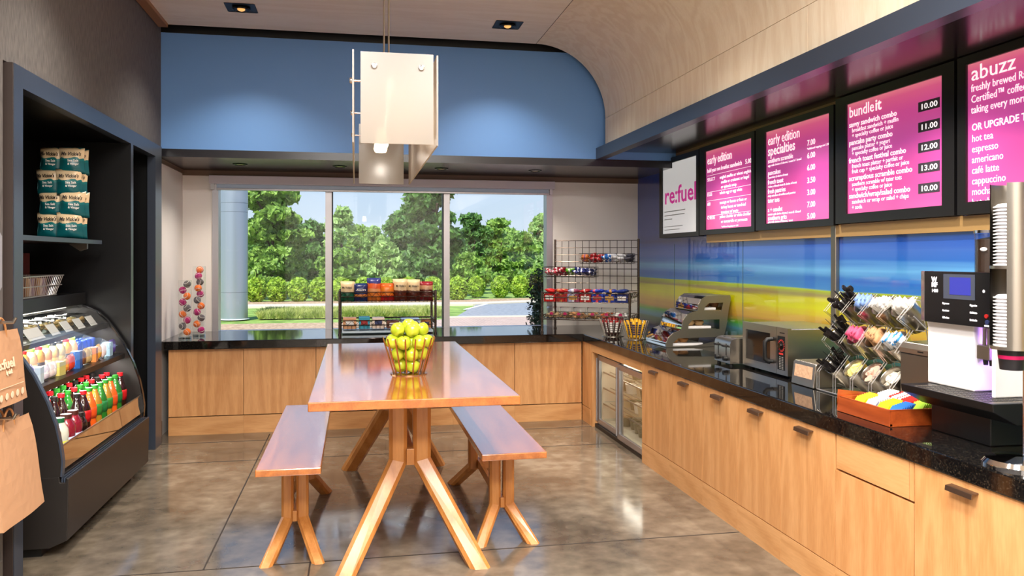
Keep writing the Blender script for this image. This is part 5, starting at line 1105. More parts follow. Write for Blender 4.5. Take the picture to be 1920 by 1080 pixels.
back = ['cola', 'zero', 'cola', 'diet', 'cola', 'zero', 'cola', 'lime', 'cola', 'lime', 'lime', 'cola', 'zero', 'cola']
rowsx = [-1.575, -1.665, -1.755, -1.845, -1.935]
for r_ in range(5):
    for j in range(14):
        y = 4.46+0.1075*j
        if r_ == 0 and j < 5:
            put_bottle('juice', ('jamb', 'jclr', 'jplm', 'jplm', 'zero')[j], (rowsx[0]+0.045, y+0.01, 0.446), 'lower display deck, front row, %s from near end' % ORD[j], 'bottles on the lower deck', 1.18 if j < 4 else 1.0); continue
        k = colk[j] if r_ == 0 else back[(j+r_) % 14] if r_ < 3 else ('lime', 'cola', 'cola', 'lime', 'cola')[(j+r_) % 5]
        put_bottle('soda', k, (rowsx[r_], y+0.02*(r_ % 2), 0.446), 'lower display deck, %s row, %s from near end' % (ORD[r_], ORD[j]), 'bottles on the lower deck', 1.13)
for r_ in range(2):
    for j in range(14):
        y = 4.46+0.1075*j; k = ('jred', 'jgrn')[(j+r_) % 2]
        if r_ == 0 and j in (6, 7): k = 'jblk'
        if j > 9: continue
        put_bottle('juice', k, (-1.74-0.10*r_, y, 0.849), 'middle display shelf, %s row, %s from near end' % (ORD[r_], ORD[j]), 'bottles on the middle shelf', 0.86)
# cans and cartons at the far end of the middle shelf, snack packs along its front
bm = B(); lathe(bm, [(0.0, 0.0), (0.025, 0.0), (0.031, 0.008), (0.031, 0.105), (0.026, 0.115), (0.0, 0.113)], k=16); can = obj('drink_can', bm, mat('blue_can', (30, 60, 160), 0.25, 0.5), smooth=True); first = True
for r_ in range(3):
    for j in range(4):
        o = can if first else can.copy()
        if not first: C.objects.link(o)
        first = False; o.location = (-1.76-0.075*r_, 5.60+0.085*j, 0.849); tag(o, 'blue drink can, middle display shelf, %s row, %s past the bottles' % (ORD[r_], ORD[j]), 'can', 'cans on the middle shelf')
packs = [('purple snack pouch', (84, 50, 150), 0.10), ('white and aqua cheese pack', (206, 226, 236), 0.085), ('white snack pack with purple print', (226, 214, 226), 0.075), ('white and red pack', (232, 214, 208), 0.08), ('yellow green snack pack', (206, 196, 110), 0.075), ('orange fruit pack', (230, 140, 50), 0.07), ('red and yellow pack', (206, 60, 40), 0.085), ('blue snack cup', (30, 90, 170), 0.10), ('brown nut pack', (110, 66, 40), 0.085),
         ('tan cracker pack', (206, 176, 120), 0.09), ('orange noodle cup', (226, 140, 70), 0.09), ('golden cereal cup', (226, 166, 60), 0.09), ('white and pink yogurt pack', (236, 220, 222), 0.085), ('pale blue milk carton', (170, 206, 226), 0.09), ('purple milk carton', (90, 70, 150), 0.09)]
for i, (nme, c, h) in enumerate(packs):
    m = bands('pack_%d' % i, [(0, c), (0.45, tuple(min(255, int(v*1.2)+20) for v in c)), (0.6, c)], 0.4, axis=i % 3, wav=0.7, freq=5)
    bm = B()
    if i % 3 == 1: box(bm, -0.038, 0.038, -0.025, 0.025, 0, h)
    else: pillow(bm, 0.085, h*1.1, 0.045, 6, 6)
    o = obj('snack_pack', bm, m, smooth='all' if i % 3 != 1 else False); o.location = (-1.625, 4.45+0.1*i, 0.849); o.rotation_euler = (0, 0, PI/2+random.uniform(-0.2, 0.2))
    tag(o, '%s along the front of the middle display shelf' % nme, 'snack', 'snack packs on the middle shelf')
# basket and boxes on top of the case
wb = thing('wire_basket', 'pale wire basket of snack bars on top of the dark display case', 'basket', (-1.94, 5.21, 1.267))
bm = B()
def rect(a, b_, z): return [(-a, -b_, z), (a, -b_, z), (a, b_, z), (-a, b_, z)]
for f, z in ((0.8, 0.004), (0.93, 0.065), (1.0, 0.125)): tube(bm, rect(0.11*f, 0.36*f, z), 0.0035, 6, closed=True)
for i in range(22):
    y = -0.34+0.68*i/21; tube(bm, [(0.11, y, 0.125), (0.088, y*0.8, 0.004), (-0.088, y*0.8, 0.004), (-0.11, y, 0.125)], 0.002, 4)
obj('wires', bm, mat('pale_wire', (206, 202, 196), 0.28, 0.7), wb)
for i in range(12):
    bm = B(); box(bm, -0.05, 0.06, -0.011, 0.011, 0, 0.105); o = obj('snack_bar', bm, (mat('bar_tan', (196, 160, 120), 0.4), mat('bar_white', (226, 216, 206), 0.4), mat('bar_lilac', (170, 150, 170), 0.4), mat('bar_brown', (120, 80, 56), 0.4))[i % 4])
    o.location = (-1.94, 4.985+0.041*i, 1.274); o.rotation_euler = (random.uniform(-0.15, 0.15), 0, random.uniform(-0.1, 0.1))
    tag(o, '%s snack bar in the wire basket on the case, %s from the near end' % (('tan', 'white', 'lilac', 'brown')[i % 4], ORD[i]), 'snack bar', 'snack bars in the wire basket')
for k, (y, z, h) in enumerate(((5.47, 1.267, 0.135), (5.465, 1.403, 0.13))):
    bm = B(); box(bm, -0.07, 0.07, -0.09, 0.09, 0, h); o = obj('carton', bm, mat('maroon_carton', (104, 40, 30), 0.5), bevel=0.004); o.location = (-2.13, y+0.1, z)
    tag(o, 'dark maroon carton behind the wire basket, %s' % ('resting on the case', 'stacked on the other carton')[k], 'box', 'maroon cartons')
# ---------------------------------------------------------------- kraft carrier bags hung on the left wall
def kbag(x, y, z, w_, h, d, lab, handle, printed, tilt, grp):
    t = thing('paper_bag', lab, 'paper bag', (x, y, z), 0, grp); t.rotation_euler = (0, tilt, 0)
    bm = B(); n = 7; g = {}
    for s in (0, 1):
        for j in range(n+1):
            for i in range(n+1):
                u = i/n*2-1; v = j/n
                dep = d*(1-v)**0.8*(1 if s else 0)+0.001*s
                g[s, i, j] = bm.verts.new((dep+0.004*math.sin(3*u+5*v+s), u*w_/2, v*h))
        for j in range(n):
            for i in range(n): face(bm, (g[s, i, j], g[s, i+1, j], g[s, i+1, j+1], g[s, i, j+1]))
    for j in range(n):
        for i in (0, n): face(bm, (g[0, i, j], g[1, i, j], g[1, i, j+1], g[0, i, j+1]))
    for i in range(n):
        for j in (0, n): face(bm, (g[0, i, j], g[1, i, j], g[1, i+1, j], g[0, i+1, j]))
    obj('bag', bm, M_kraft, t)
    bm = B(); pts = [(0.004, 0.055*math.cos(a), h-0.03+handle*math.sin(a)) for a in [PI*i/12 for i in range(13)]]; tube(bm, pts, 0.0045, 6); obj('handle', bm, M_kraftd, t, smooth=True)
    bm = B(); box(bm, 0.002, d*0.62+0.004, -w_/2, w_/2, h*0.30, h*0.302); obj('fold_crease', bm, mat('kraft_crease', (170, 118, 76), 0.8), t)
    if printed:
        bm = B(); sl = d*0.8/h
        def tx(s, y_, z_, size, width): text(bm, s, (d*(1-z_/h)**0.8+0.006, y_, z_), (0, 1, 0), (-sl, 0, 1), size, width=width, bold=0.03)
        tx('re:fuel', -0.12, h*0.50, 0.055, 0.19); tx('by aloft', -0.02, h*0.415, 0.026, 0.06)
        for i in range(5):
            yy = -0.10+0.052*i; zz_ = h*0.13; xx = d*(1-zz_/h)**0.8+0.007
            lathe(bm, [(0.012, 0), (0.015, 0.0008), (0.012, 0.0016)], c=(xx, yy, zz_), k=12, mtx=Matrix.Rotation(PI/2, 4, 'Y'))
        box(bm, d*0.84+0.004, d*0.84+0.006, -0.12, 0.13, h*0.245, h*0.25)
        obj('lettering', bm, mat('pale_print', (236, 206, 176), 0.7), t)
for k in range(4): kbag(-1.53+0.030*k, 3.60+0.012*k, 0.885+0.004*k, 0.34, 0.30, 0.026 if k < 3 else 0.045, 'kraft paper bag in the upper wall bundle, ' + ('hindmost against the wall', 'second from the wall', 'third from the wall', 'front one printed with white letters')[k], 0.085, k == 3, 0.0, 'upper bundle of paper bags')
for k in range(4): kbag(-1.53+0.032*k, 3.66+0.014*k, 0.40+0.004*k, 0.42, 0.40, 0.028 if k < 3 else 0.07, 'plain kraft paper bag in the lower wall bundle, ' + ('hindmost against the wall', 'second from the wall', 'third from the wall', 'front one')[k], 0.085, False, 0.0, 'lower bundle of paper bags')
for k, (z, lab) in enumerate(((1.235, 'upper'), (0.84, 'lower'))):
    bm = B(); tube(bm, [(-1.57, 3.63, z), (-1.385, 3.63, z), (-1.375, 3.63, z+0.02)], 0.006, 8); o = obj('wall_hook', bm, M_steel, smooth=True); tag(o, '%s steel hook carrying paper bags on the left wall' % lab, 'hook')
bm = B(); prism(bm, [(3.72, 1.36), (3.76, 1.34), (3.985-0.05, 1.34), (3.975, 1.37), (3.975, 1.60), (3.935, 1.63), (3.76, 1.63), (3.72, 1.60)], 'x', -1.57, -1.563); o = obj('wall_plaque', bm, mat('grey_plaque', (150, 150, 158), 0.35)); tag(o, 'rounded grey plaque on the left wall beside the niche', 'sign')

# ================================================================ MENU BOARDS
MXF = 2.868
M_frame = mat('menu_frame', (26, 24, 24), 0.35)
def grad(n_, st, es): return bands(n_, st, 0.15, coat=0.4, interp='LINEAR', emit=es)
PINK = [(0.0, (214, 84, 150)), (0.3, (208, 82, 156)), (0.55, (194, 76, 158)), (0.8, (206, 80, 152)), (0.94, (222, 92, 142)), (1.0, (236, 128, 148))]
def board(y0, y1, z0, z1, sy0, sy1, sz0, sz1, lab, m):
    t = thing('menu_board', lab, 'menu board', (MXF+0.03, (y0+y1)/2, z0))
    bm = B(); prism_holes(bm, [(y0, z0), (y1, z0), (y1, z1), (y0, z1)], [[(sy0, sz0), (sy1, sz0), (sy1, sz1), (sy0, sz1)]], 'x', MXF, MXF+0.05); obj('frame', bm, M_frame, t, world=True)
    bm = B(); box(bm, MXF+0.012, MXF+0.04, sy0-0.004, sy1+0.004, sz0-0.004, sz1+0.004); s = obj('screen', bm, m, t, world=True)
    return t, s, sy1, sy0, sz1, sz0
UX, UY = (0, -1, 0), (0, 0, 1); XT = MXF+0.0105
def L(bm, s, yl, fy, W, zt, fz, H, size, width=None, bold=0.0, sx=0.85):
    """one line of lettering: fy, fz are fractions of the screen from its left edge and its top"""
    q = B(); LINES.append(q)
    text(q, s, (XT, yl-fy*W, zt-fz*H), UX, UY, size*H, width=None if width is None else width*W, bold=bold, sx=sx)
LINES = []
def txt(name, bm, s, m=None):
    for q in LINES: obj('text_line' if len(LINES) > 1 else name, q, m or M_letter, s, world=True)
    LINES.clear()
    if len(bm.verts): obj(name, bm, m or M_letter, s, world=True)
    else: bm.free()
t, s, yl, yr, zt, zb = board(6.385, 7.285, 1.69, 2.43, 6.44, 7.22, 1.729, 2.383, 'white menu board with magenta re:fuel lettering, farthest of the wall boards', grad('white_screen', [(0, (230, 230, 232)), (0.6, (222, 222, 224)), (1, (232, 232, 232))], 0.28))
W, H = yl-yr, zt-zb
bm = B(); L(bm, 're:fuel', yl, 0.05, W, zt, 0.57, H, 0.34, 0.90, 0.015); txt('logo', bm, s, mat('magenta_letter', (196, 40, 140), 0.4, emit=(196, 40, 140), es=0.3))
bm = B()
for i, (wd) in enumerate((0.62, 0.60, 0.24)): box(bm, XT, XT+0.001, yl-0.05*W-wd*W, yl-0.05*W, zt-(0.685+0.055*i)*H-0.004, zt-(0.685+0.055*i)*H+0.004)
for i, (wd) in enumerate((0.55, 0.46)): box(bm, XT, XT+0.001, yl-0.05*W-wd*W, yl-0.05*W, zt-(0.90+0.045*i)*H-0.003, zt-(0.90+0.045*i)*H+0.003)
txt('small_print', bm, s, mat('grey_letter', (190, 190, 196), 0.5))
t, s, yl, yr, zt, zb = board(5.415, 6.370, 1.695, 2.435, 5.465, 6.262, 1.736, 2.389, 'pink early edition menu board with ruled rows, second of the wall boards', grad('pink_screen_rows', PINK, 0.36))
W, H = yl-yr, zt-zb
bm = B(); L(bm, 'early', yl, 0.03, W, zt, 0.17, H, 0.15, 0.21); L(bm, 'edition', yl, 0.27, W, zt, 0.17, H, 0.15, 0.31, 0.010); txt('heading', bm, s)
bm = B(); L(bm, 'build your own breakfast', yl, 0.03, W, zt, 0.275, H, 0.075, 0.50); L(bm, 'sandwich', yl, 0.55, W, zt, 0.275, H, 0.075, 0.24, 0.014); L(bm, '5.00', yl, 0.86, W, zt, 0.275, H, 0.075, 0.12, 0.014)
for lab_, fz in (('SELECT', 0.385), ('EGGS', 0.575), ('ADD', 0.695), ('CHEESE', 0.87)): L(bm, lab_, yl, 0.03, W, zt, fz, H, 0.06, 0.035*len(lab_)-0.03)
for q, fx, fz, wd in (('english muffin or wheat english', 0.32, 0.385, 0.65), ('muffin or croissant or bagel', 0.35, 0.445, 0.58), ('or spinach wrap', 0.35, 0.505, 0.33), ('whole egg or egg white', 0.32, 0.575, 0.48), ('sausage or bacon or ham or', 0.32, 0.695, 0.57), ('turkey bacon or sundried', 0.35, 0.755, 0.52), ('tomatoes w/ pesto', 0.35, 0.815, 0.37), ('yellow cheddar or white cheddar', 0.32, 0.87, 0.65), ('or mozzarella or parmesan', 0.35, 0.93, 0.55), ('*additional toppings are 1.50', 0.36, 0.985, 0.36)):
    L(bm, q, yl, fx, W, zt, fz, H, 0.055 if fz < 0.98 else 0.028, wd, 0.004)
txt('menu_lettering', bm, s)
bm = B()
for fz in (0.315, 0.525, 0.635, 0.825): box(bm, XT, XT+0.001, yr+0.03*W, yl-0.03*W, zt-fz*H-0.0012, zt-fz*H+0.0012)
txt('rules', bm, s)
t, s, yl, yr, zt, zb = board(4.425, 5.395, 1.70, 2.44, 4.475, 5.262, 1.745, 2.398, 'pink early edition specialties menu board, third of the wall boards', grad('pink_screen_list', PINK, 0.36))
W, H = yl-yr, zt-zb
bm = B(); L(bm, 'early edition', yl, 0.03, W, zt, 0.15, H, 0.15, 0.52); L(bm, 'specialties', yl, 0.03, W, zt, 0.265, H, 0.15, 0.45, 0.012); txt('heading', bm, s)
bm = B()
for q, fz, wd in (('southern scramble', 0.345, 0.42), ('pancakes', 0.475, 0.215), ('french toast', 0.575, 0.265), ('fresh pastries', 0.675, 0.30), ('tater tots', 0.775, 0.20), ('a + omelet', 0.875, 0.25), ('southern grits', 0.965, 0.32)): L(bm, q, yl, 0.03, W, zt, fz, H, 0.072, wd, 0.008)
for q, fz, wd in (('eggs with choice of cheese,1 meat & 1 bread', 0.383, 0.55), ('2 pancakes & choice of meat', 0.512, 0.34), ('3 slices of french toast & choice of meat', 0.612, 0.48), ('daily selection of muffins and pastries', 0.712, 0.46), ('omelet with choice cheese,1 meat & 1 bread', 0.912, 0.54), ('grits with choice of cheese,1 meat', 0.995, 0.42)): L(bm, q, yl, 0.03, W, zt, fz, H, 0.034, wd)
txt('menu_lettering', bm, s)
bm = B()
for q, fz in (('7.00', 0.318), ('6.00', 0.445), ('6.00', 0.565), ('3.50', 0.69), ('3.00', 0.81), ('7.00', 0.93), ('5.00', 1.045)): L(bm, q, yl, 0.67, W, zt, fz-0.06, H, 0.08, 0.115, 0.008)
L(bm, '*additional toppings are 1.50', yl, 0.67, W, zt, 0.30, H, 0.03, 0.31); txt('prices', bm, s)
t, s, yl, yr, zt, zb = board(3.42, 4.405, 1.708, 2.465, 3.505, 4.30, 1.763, 2.414, 'pink bundle it combo menu board with grey price tags on the wall', grad('pink_screen_combo', PINK, 0.36))
W, H = yl-yr, zt-zb
bm = B(); L(bm, 'bundle', yl, 0.02, W, zt, 0.125, H, 0.14, 0.285); L(bm, 'it', yl, 0.325, W, zt, 0.125, H, 0.14, 0.065, 0.014); txt('heading', bm, s)
bm = B()
for q, fz, wd in (('savvy sandwich combo', 0.215, 0.535), ('pancake party combo', 0.378, 0.49), ('french toast festival combo', 0.540, 0.63), ('scrumptious scramble combo', 0.703, 0.69), ('sandwich/wrap/salad combo', 0.862, 0.67)): L(bm, q, yl, 0.02, W, zt, fz, H, 0.068, wd, 0.013)
txt('lettering', bm, s)
bm = B()
for q, fz, wd in (('breakfast sandwich + muffin', 0.265, 0.515), ('+ specialty coffee or juice', 0.312, 0.46), ('pancake platter + yogurt', 0.428, 0.43), ('+ specialty coffee or juice', 0.475, 0.45), ('french toast platter + partfait or', 0.590, 0.565), ('fruit cup + specialty coffee or juice', 0.637, 0.625), ('southern scramble w/ tater tots', 0.753, 0.55), ('+ specialty coffee or juice', 0.80, 0.45), ('sandwich or wrap or salad + chips', 0.912, 0.62), ('+ soda', 0.962, 0.12)): L(bm, q, yl, 0.055, W, zt, fz, H, 0.056, wd)
txt('menu_lettering', bm, s)
M_tag = mat('grey_price_tag', (70, 64, 76), 0.5)
for i, q in enumerate(('10.00', '11.00', '12.00', '13.00', '10.00')):
    fz = 0.235+0.163*i
    bm = B(); box(bm, XT-0.0005, XT+0.0015, yl-0.965*W, yl-0.77*W, zt-fz*H-0.002, zt-fz*H+0.076*H); pt = obj('price_tag', bm, M_tag, s, world=True)
    bm = B(); text(bm, q, (XT-0.001, yl-0.79*W, zt-fz*H+0.014*H), UX, UY, 0.062*H, width=0.145*W, bold=0.014); obj('price_digits', bm, M_letter, pt, world=True)
t, s, yl, yr, zt, zb = board(2.40, 3.400, 1.708, 2.467, 2.48, 3.345, 1.768, 2.425, 'pink abuzz coffee menu board, nearest of the wall boards', grad('pink_screen_coffee', PINK, 0.36))
W, H = yl-yr, zt-zb
bm = B(); L(bm, 'abuzz', yl, 0.025, W, zt, 0.125, H, 0.155, 0.30); txt('heading', bm, s)
bm = B()
for q, fz in (('freshly brewed Rainforest', 0.205), ('Certified™ coffee', 0.285), ('taking every morning', 0.362)): L(bm, q, yl, 0.025, W, zt, fz, H, 0.078, None, 0.0, 0.86)
txt('tagline', bm, s)
bm = B(); L(bm, 'OR UPGRADE TO', yl, 0.03, W, zt, 0.487, H, 0.072, None, 0.014, 0.95)
for i, q in enumerate(('hot tea', 'espresso', 'americano', 'café latte', 'cappuccino', 'mocha', 'hot chocolate')): L(bm, q, yl, 0.03, W, zt, 0.568+0.077*i, H, 0.075, None, 0.0, 0.92)
txt('menu_lettering', bm, s)
# ================================================================ OUTSIDE THE WINDOW
rng = np.random.default_rng(5)
def leafmat(n_, c0, c1, tr=0.35):
    m = bpy.data.materials.new(n_); m.use_nodes = True; n, l = m.node_tree.nodes, m.node_tree.links; b = n['Principled BSDF']
    tc = n.new('ShaderNodeTexCoord'); nz = n.new('ShaderNodeTexNoise'); nz.inputs['Scale'].default_value = 4.5; nz.inputs['Detail'].default_value = 8; l.new(tc.outputs['Object'], nz.inputs['Vector'])
    r = ramp(n, [(0.32, c0), (0.68, c1)]); l.new(nz.outputs['Fac'], r.inputs[0]); l.new(r.outputs[0], b.inputs['Base Color']); b.inputs['Roughness'].default_value = 0.55
    t = n.new('ShaderNodeBsdfTranslucent'); l.new(r.outputs[0], t.inputs[0]); mx = n.new('ShaderNodeMixShader'); mx.inputs[0].default_value = tr
    l.new(b.outputs[0], mx.inputs[1]); l.new(t.outputs[0], mx.inputs[2]); l.new(mx.outputs[0], n['Material Output'].inputs[0]); return m
def noisemat(n_, c0, c1, sc, rough=0.9):
    m = mat(n_, c0, rough); n, l, b = nodes_of(m); tc = n.new('ShaderNodeTexCoord'); nz = n.new('ShaderNodeTexNoise'); nz.inputs['Scale'].default_value = sc; nz.inputs['Detail'].default_value = 6
    l.new(tc.outputs['Object'], nz.inputs['Vector']); r = ramp(n, [(0.35, c0), (0.65, c1)]); l.new(nz.outputs['Fac'], r.inputs[0]); l.new(r.outputs[0], b.inputs['Base Color']); return m
def leaves(name, pts, nrm, size, m, parent, off):
    """one mesh of small bent leaves at the given points"""
    n = len(pts); nrm = nrm+rng.normal(0, 1.0, (n, 3)); nrm /= np.linalg.norm(nrm, axis=1)[:, None]+1e-9
    a = np.cross(nrm, rng.normal(0, 1, (n, 3))); a /= np.linalg.norm(a, axis=1)[:, None]+1e-9; b = np.cross(nrm, a)
    s = size*rng.uniform(0.5, 1.4, (n, 1))
    v = np.stack([pts-a*s, pts+b*s*0.55+nrm*s*0.12, pts+a*s, pts-b*s*0.55+nrm*s*0.12], 1).reshape(-1, 3)-np.array(off)
    f = np.arange(4*n).reshape(-1, 4)
    me = bpy.data.meshes.new(name); me.from_pydata(v.tolist(), [], f.tolist()); me.materials.append(m)
    o = bpy.data.objects.new(name, me); C.objects.link(o); o.parent = parent; return o
def blob(c, r, n, shell=0.45):
    d = rng.normal(0, 1, (n, 3)); d /= np.linalg.norm(d, axis=1)[:, None]
    k = (1-shell*rng.random((n, 1))**1.6); return np.array(c)+d*k*np.array(r), d
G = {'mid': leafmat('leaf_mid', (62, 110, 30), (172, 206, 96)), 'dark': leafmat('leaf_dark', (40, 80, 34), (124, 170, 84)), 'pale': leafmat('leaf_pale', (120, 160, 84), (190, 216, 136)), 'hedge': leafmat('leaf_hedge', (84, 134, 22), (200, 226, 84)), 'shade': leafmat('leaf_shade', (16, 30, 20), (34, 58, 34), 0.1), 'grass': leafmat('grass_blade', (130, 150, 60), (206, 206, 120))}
M_bark = mat('bark', (74, 58, 46), 0.9)
def tree(label, u, dist, top, hw, kind, dens=1.0, low=0.25, leaf=0.17, grp='trees beyond the hedge', loose=0.8):
    """u: bearing from the window as the slope x/y; crown of several leafy lobes over a trunk"""
    x = u*dist; t = thing('tree', label, 'tree', (x, dist, 0), group=grp); P_ = []; N_ = []
    h0 = top*low
    for k in range(int(44*dens)):
        q = rng.random(); z = h0+(top-h0)*q**0.9; prof = math.sin(PI*min(1, 0.18+0.82*q))**0.7 if q > 0.2 else 0.8
        a = rng.uniform(0, 2*PI); rr = hw*prof*rng.uniform(0.15, 0.82); lr = hw*rng.uniform(0.15, 0.31)
        p, d = blob((x+rr*math.cos(a), dist+rr*math.sin(a), min(z, top-lr*0.6)), (lr*rng.uniform(0.9, 1.7), lr*rng.uniform(0.9, 1.7), lr*rng.uniform(0.55, 1.0)), int(150*dens), loose); P_.append(p); N_.append(d)
    leaves('foliage', np.concatenate(P_), np.concatenate(N_), leaf, G[kind], t, (x, dist, 0))
    bm = B(); tube(bm, [(0, 0, 0), (0.05, 0, top*0.3), (-0.05, 0.05, top*0.75)], 0.03*top**0.7, 8); lathe(bm, [(0.05*top**0.7, 0.0), (0.03*top**0.7, 0.6)], k=8)
    for i in range(5):
        a = 2.4*i; tube(bm, [(0, 0, top*(0.3+0.07*i)), (hw*0.5*math.cos(a), hw*0.5*math.sin(a), top*(0.48+0.08*i))], 0.012*top**0.7, 5)
    obj('trunk', bm, M_bark, t); return t
def px(u, v, d):
    """slope x/y and height for a picture position at depth y = d (only used to lay the garden out)"""
    t = math.atan2(293, 1500); a = (u-960)/1500; X_ = math.sin(t)+a*math.cos(t); Y_ = math.cos(t)-a*math.sin(t); return X_/Y_, 1.5+d/Y_*(484-v)/1500
def T(label, u, v, half, d, kind, **k):
    s, top = px(u, v, d); tree(label, s, d, top, half/1500*d*1.0, kind, **k)
T('large green maple left of the window mullions, nearest of the left trees', 512, 322, 66, 31, 'mid', low=0.08, dens=1.7, leaf=0.15)
T('large dark green maple behind the right window mullion', 814, 285, 58, 31, 'dark', low=0.08, dens=1.7, leaf=0.15)
T('pale narrow tree right of the left mullion with a thin open crown', 640, 385, 36, 40, 'pale', low=0.2, dens=0.7, leaf=0.15, loose=0.9)
T('mid green tree behind the big left maple', 585, 415, 46, 42, 'dark', low=0.05)
T('mid green tree low in the centre pane', 672, 426, 46, 51, 'mid', low=0.05)
T('pale round young tree in the centre of the middle pane', 722, 456, 34, 34, 'pale', low=0.08, dens=0.9)
T('green tree standing just left of the dark maple', 752, 400, 52, 43, 'dark', low=0.05)
T('small pale tree between the centre trees', 700, 428, 30, 46, 'pale', low=0.1, dens=0.8)
T('tall green tree right of the right mullion', 886, 402, 44, 42, 'dark', low=0.05)
T('green tree in the middle of the right pane', 935, 412, 44, 46, 'mid', low=0.05)
T('rounded green tree at the right of the right pane', 982, 440, 46, 34, 'mid', low=0.05, dens=1.1)
T('tall green tree at the right edge of the window', 1018, 404, 40, 44, 'pale', low=0.05)
T('low bushy tree under the big left maple', 486, 455, 44, 36.5, 'dark', low=0.02)
T('low bushy tree left of the centre pane hedge', 640, 470, 50, 38, 'mid', low=0.02)
T('low bushy tree behind the right hedge bushes', 880, 478, 44, 38, 'mid', low=0.02)
T('low bushy tree between the dark maple and the rack', 780, 480, 50, 38, 'dark', low=0.02)
# far wooded ridge closes the view between the trees
for i, (u, v) in enumerate(((350, 440), (435, 445), (520, 440), (605, 442), (690, 440), (775, 440), (860, 436), (945, 432), (1030, 430), (1115, 440))):
    T('distant wood at the far edge of the lawn, %s of the far clumps' % ORD[i], u, v, 70, (56, 66)[i % 2], ('dark', 'mid')[i % 2], low=0.0, dens=0.8, leaf=0.3, grp='distant clumps of wood')
# hedge: trimmed round shrubs
def shrub(label, u, d, hw, h, kind='hedge', grp='hedge shrubs', n=2600, leaf=0.055, z0=0.0):
    s, _ = px(u, 540, d); x = s*d; t = thing('hedge_shrub', label, 'shrub', (x, d, 0), group=grp)
    p, dd = blob((x, d, z0+h*0.5), (hw, hw*0.8, h*0.54), n, 0.35); p[:, 2] = np.maximum(p[:, 2], 0.02)
    leaves('foliage', p, dd, leaf, G[kind], t, (x, d, 0))
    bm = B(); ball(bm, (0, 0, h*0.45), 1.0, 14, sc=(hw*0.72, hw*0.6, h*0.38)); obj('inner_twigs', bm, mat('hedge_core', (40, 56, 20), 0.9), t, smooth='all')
    bm = B(); lathe(bm, [(0.05, 0.0), (0.04, 0.3)], k=8); obj('stem', bm, M_bark, t)
hs = [480, 520, 560, 600, 640, 682, 724, 766, 812, 858]
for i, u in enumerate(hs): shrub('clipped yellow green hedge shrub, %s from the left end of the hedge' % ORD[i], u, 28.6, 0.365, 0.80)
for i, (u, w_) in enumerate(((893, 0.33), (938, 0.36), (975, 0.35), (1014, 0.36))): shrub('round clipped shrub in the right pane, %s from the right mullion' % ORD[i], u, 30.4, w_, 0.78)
# dark climber just outside the right end of the window
t = thing('window_shrub', 'dark shaded leafy shrub close outside the right end of the window', 'shrub', (2.02, 8.75, 0)); P_ = []; N_ = []
for k in range(16):
    z = 0.55+0.05*k; p, d = blob((2.02+0.05*math.sin(k*2.1)-0.0*z, 8.75+0.05*math.cos(k), z), (0.13-0.003*k, 0.12, 0.10), 150, 0.9); P_.append(p); N_.append(d)
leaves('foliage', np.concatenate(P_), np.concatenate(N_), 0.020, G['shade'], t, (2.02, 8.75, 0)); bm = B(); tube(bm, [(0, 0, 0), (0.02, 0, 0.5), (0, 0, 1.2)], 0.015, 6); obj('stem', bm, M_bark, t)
# ground
def ground(name, poly, z, m): bm = B(); prism(bm, poly, 'z', z-0.1, z); return struct(name, bm, m)
M_lawn = noisemat('lawn', (96, 130, 44), (150, 176, 84), 3.0); M_mulch = noisemat('mulch', (150, 118, 90), (200, 170, 140), 14); M_kerb = mat('kerb_concrete', (206, 194, 176), 0.8); M_road = noisemat('asphalt', (128, 132, 140), (152, 156, 164), 9)
def brick():
    m = mat('brick_paving', (180, 150, 136), 0.8); n, l, b = nodes_of(m); tc = n.new('ShaderNodeTexCoord'); br = n.new('ShaderNodeTexBrick'); br.inputs['Scale'].default_value = 3.0
    br.inputs[1].default_value = lin((190, 156, 142)); br.inputs[2].default_value = lin((168, 140, 128)); br.inputs[3].default_value = lin((206, 190, 178)); l.new(tc.outputs['Object'], br.inputs[0]); l.new(br.outputs[0], b.inputs['Base Color']); return m
ground('ground_lawn', [(-40, 8.3), (60, 8.3), (60, 110), (-40, 110)], -0.03, M_lawn)
ground('ground_mulch', [(-12, 14), (1.7, 17.3), (1.7, 19.3), (-12, 19.3)], -0.015, M_mulch)
ground('ground_hedge_mulch', [(-14, 26.5), (4.2, 26.8), (12, 30.0), (12, 30.6), (4.0, 29.0), (-14, 29.0)], 0.0, M_mulch)
ground('ground_kerb', [(-14, 25.2), (3.7, 25.5), (12, 29.0), (12, 30.0), (4.2, 26.7), (-14, 26.4)], 0.03, M_kerb)
ground('ground_road', [(2.5, 20.3), (30, 20.3), (30, 40), (12, 29.0), (3.8, 25.5)], 0.0, M_road)
ground('ground_paving', [(1.7, 8.4), (30, 8.4), (30, 20.1), (2.35, 20.1), (1.7, 19)], 0.0, brick())
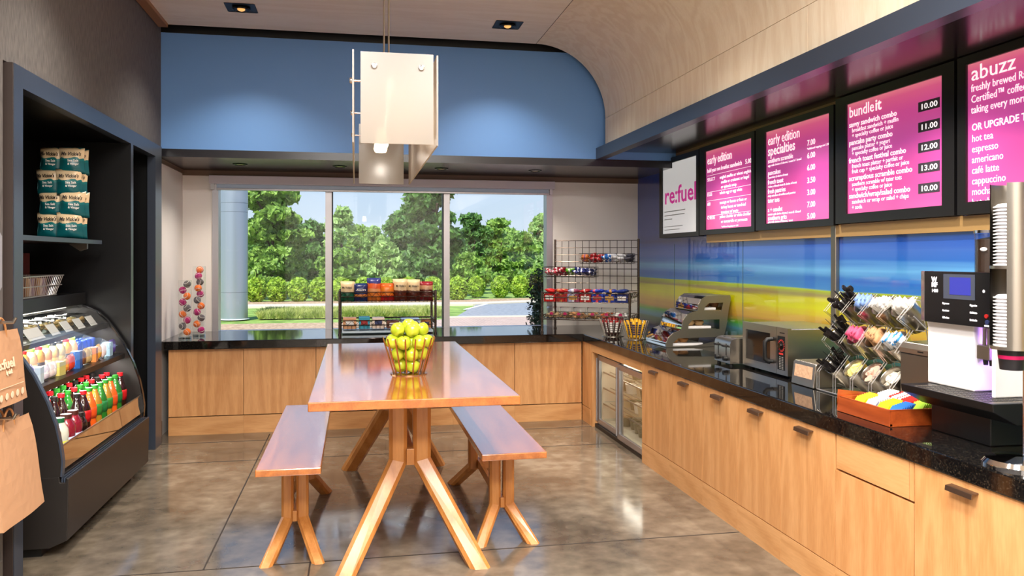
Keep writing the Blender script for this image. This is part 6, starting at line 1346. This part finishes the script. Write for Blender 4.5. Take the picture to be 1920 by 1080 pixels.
bm = B(); box(bm, -0.06, 0.06, -2.2, 2.2, 0.0, 0.004); o = struct('ground_parking_line', bm, mat('road_paint', (240, 240, 238), 0.6)); o.location = (3.95, 25.2, 0.001); o.rotation_euler = (0, 0, math.radians(-22))
ground('ground_road_edge', [(2.3, 20.08), (30, 20.08), (30, 20.3), (2.3, 20.3)], 0.02, M_kerb)
# feathery grass border, too many blades to count
n = 26000; bp = np.stack([rng.uniform(-2.35, 2.15, n), rng.uniform(20.5, 22.3, n), np.zeros(n)], 1); hgt = rng.uniform(0.12, 0.24, n)
tip = bp+np.stack([rng.normal(0, 0.11, n), rng.normal(0, 0.11, n), hgt], 1); sd = np.stack([rng.normal(0, 0.014, n), rng.normal(0, 0.005, n), np.zeros(n)], 1)
v = np.stack([bp-sd, bp+sd, tip], 1).reshape(-1, 3); me = bpy.data.meshes.new('ornamental_grass'); me.from_pydata(v.tolist(), [], np.arange(3*n).reshape(-1, 3).tolist()); me.materials.append(G['grass'])
o = bpy.data.objects.new('ornamental_grass', me); C.objects.link(o); tag(o, 'strip of pale feathery ornamental grass along the kerb outside', 'grass', kind='stuff')
# canopy column
cl = thing('canopy_column', 'thick silver metal clad canopy column outside the left window pane', 'column', (-2.93, 20.6, 0)); M_clad = mat('metal_cladding', (172, 178, 190), 0.35, 0.7)
bm = B(); lathe(bm, [(0.32, 0.02), (0.32, 0.66)], k=40); obj('cladding', bm, M_clad, cl, smooth=True)
bm = B(); lathe(bm, [(0.32, 0.67), (0.32, 2.62)], k=40); obj('cladding', bm, M_clad, cl, smooth=True)
bm = B(); lathe(bm, [(0.32, 2.63), (0.32, 2.84)], k=40); obj('cladding', bm, M_clad, cl, smooth=True)
bm = B(); lathe(bm, [(0.32, 2.85), (0.32, 5.2)], k=40); obj('cladding', bm, M_clad, cl, smooth=True)
bm = B(); lathe(bm, [(0.316, 0.0), (0.316, 5.2)], k=40); obj('joint_core', bm, mat('joint_shadow', (110, 114, 120), 0.6), cl, smooth=True)
bm = B(); lathe(bm, [(0.36, 0.0), (0.36, 0.015), (0.32, 0.02)], k=40); obj('base_ring', bm, M_plastic, cl, smooth=True)
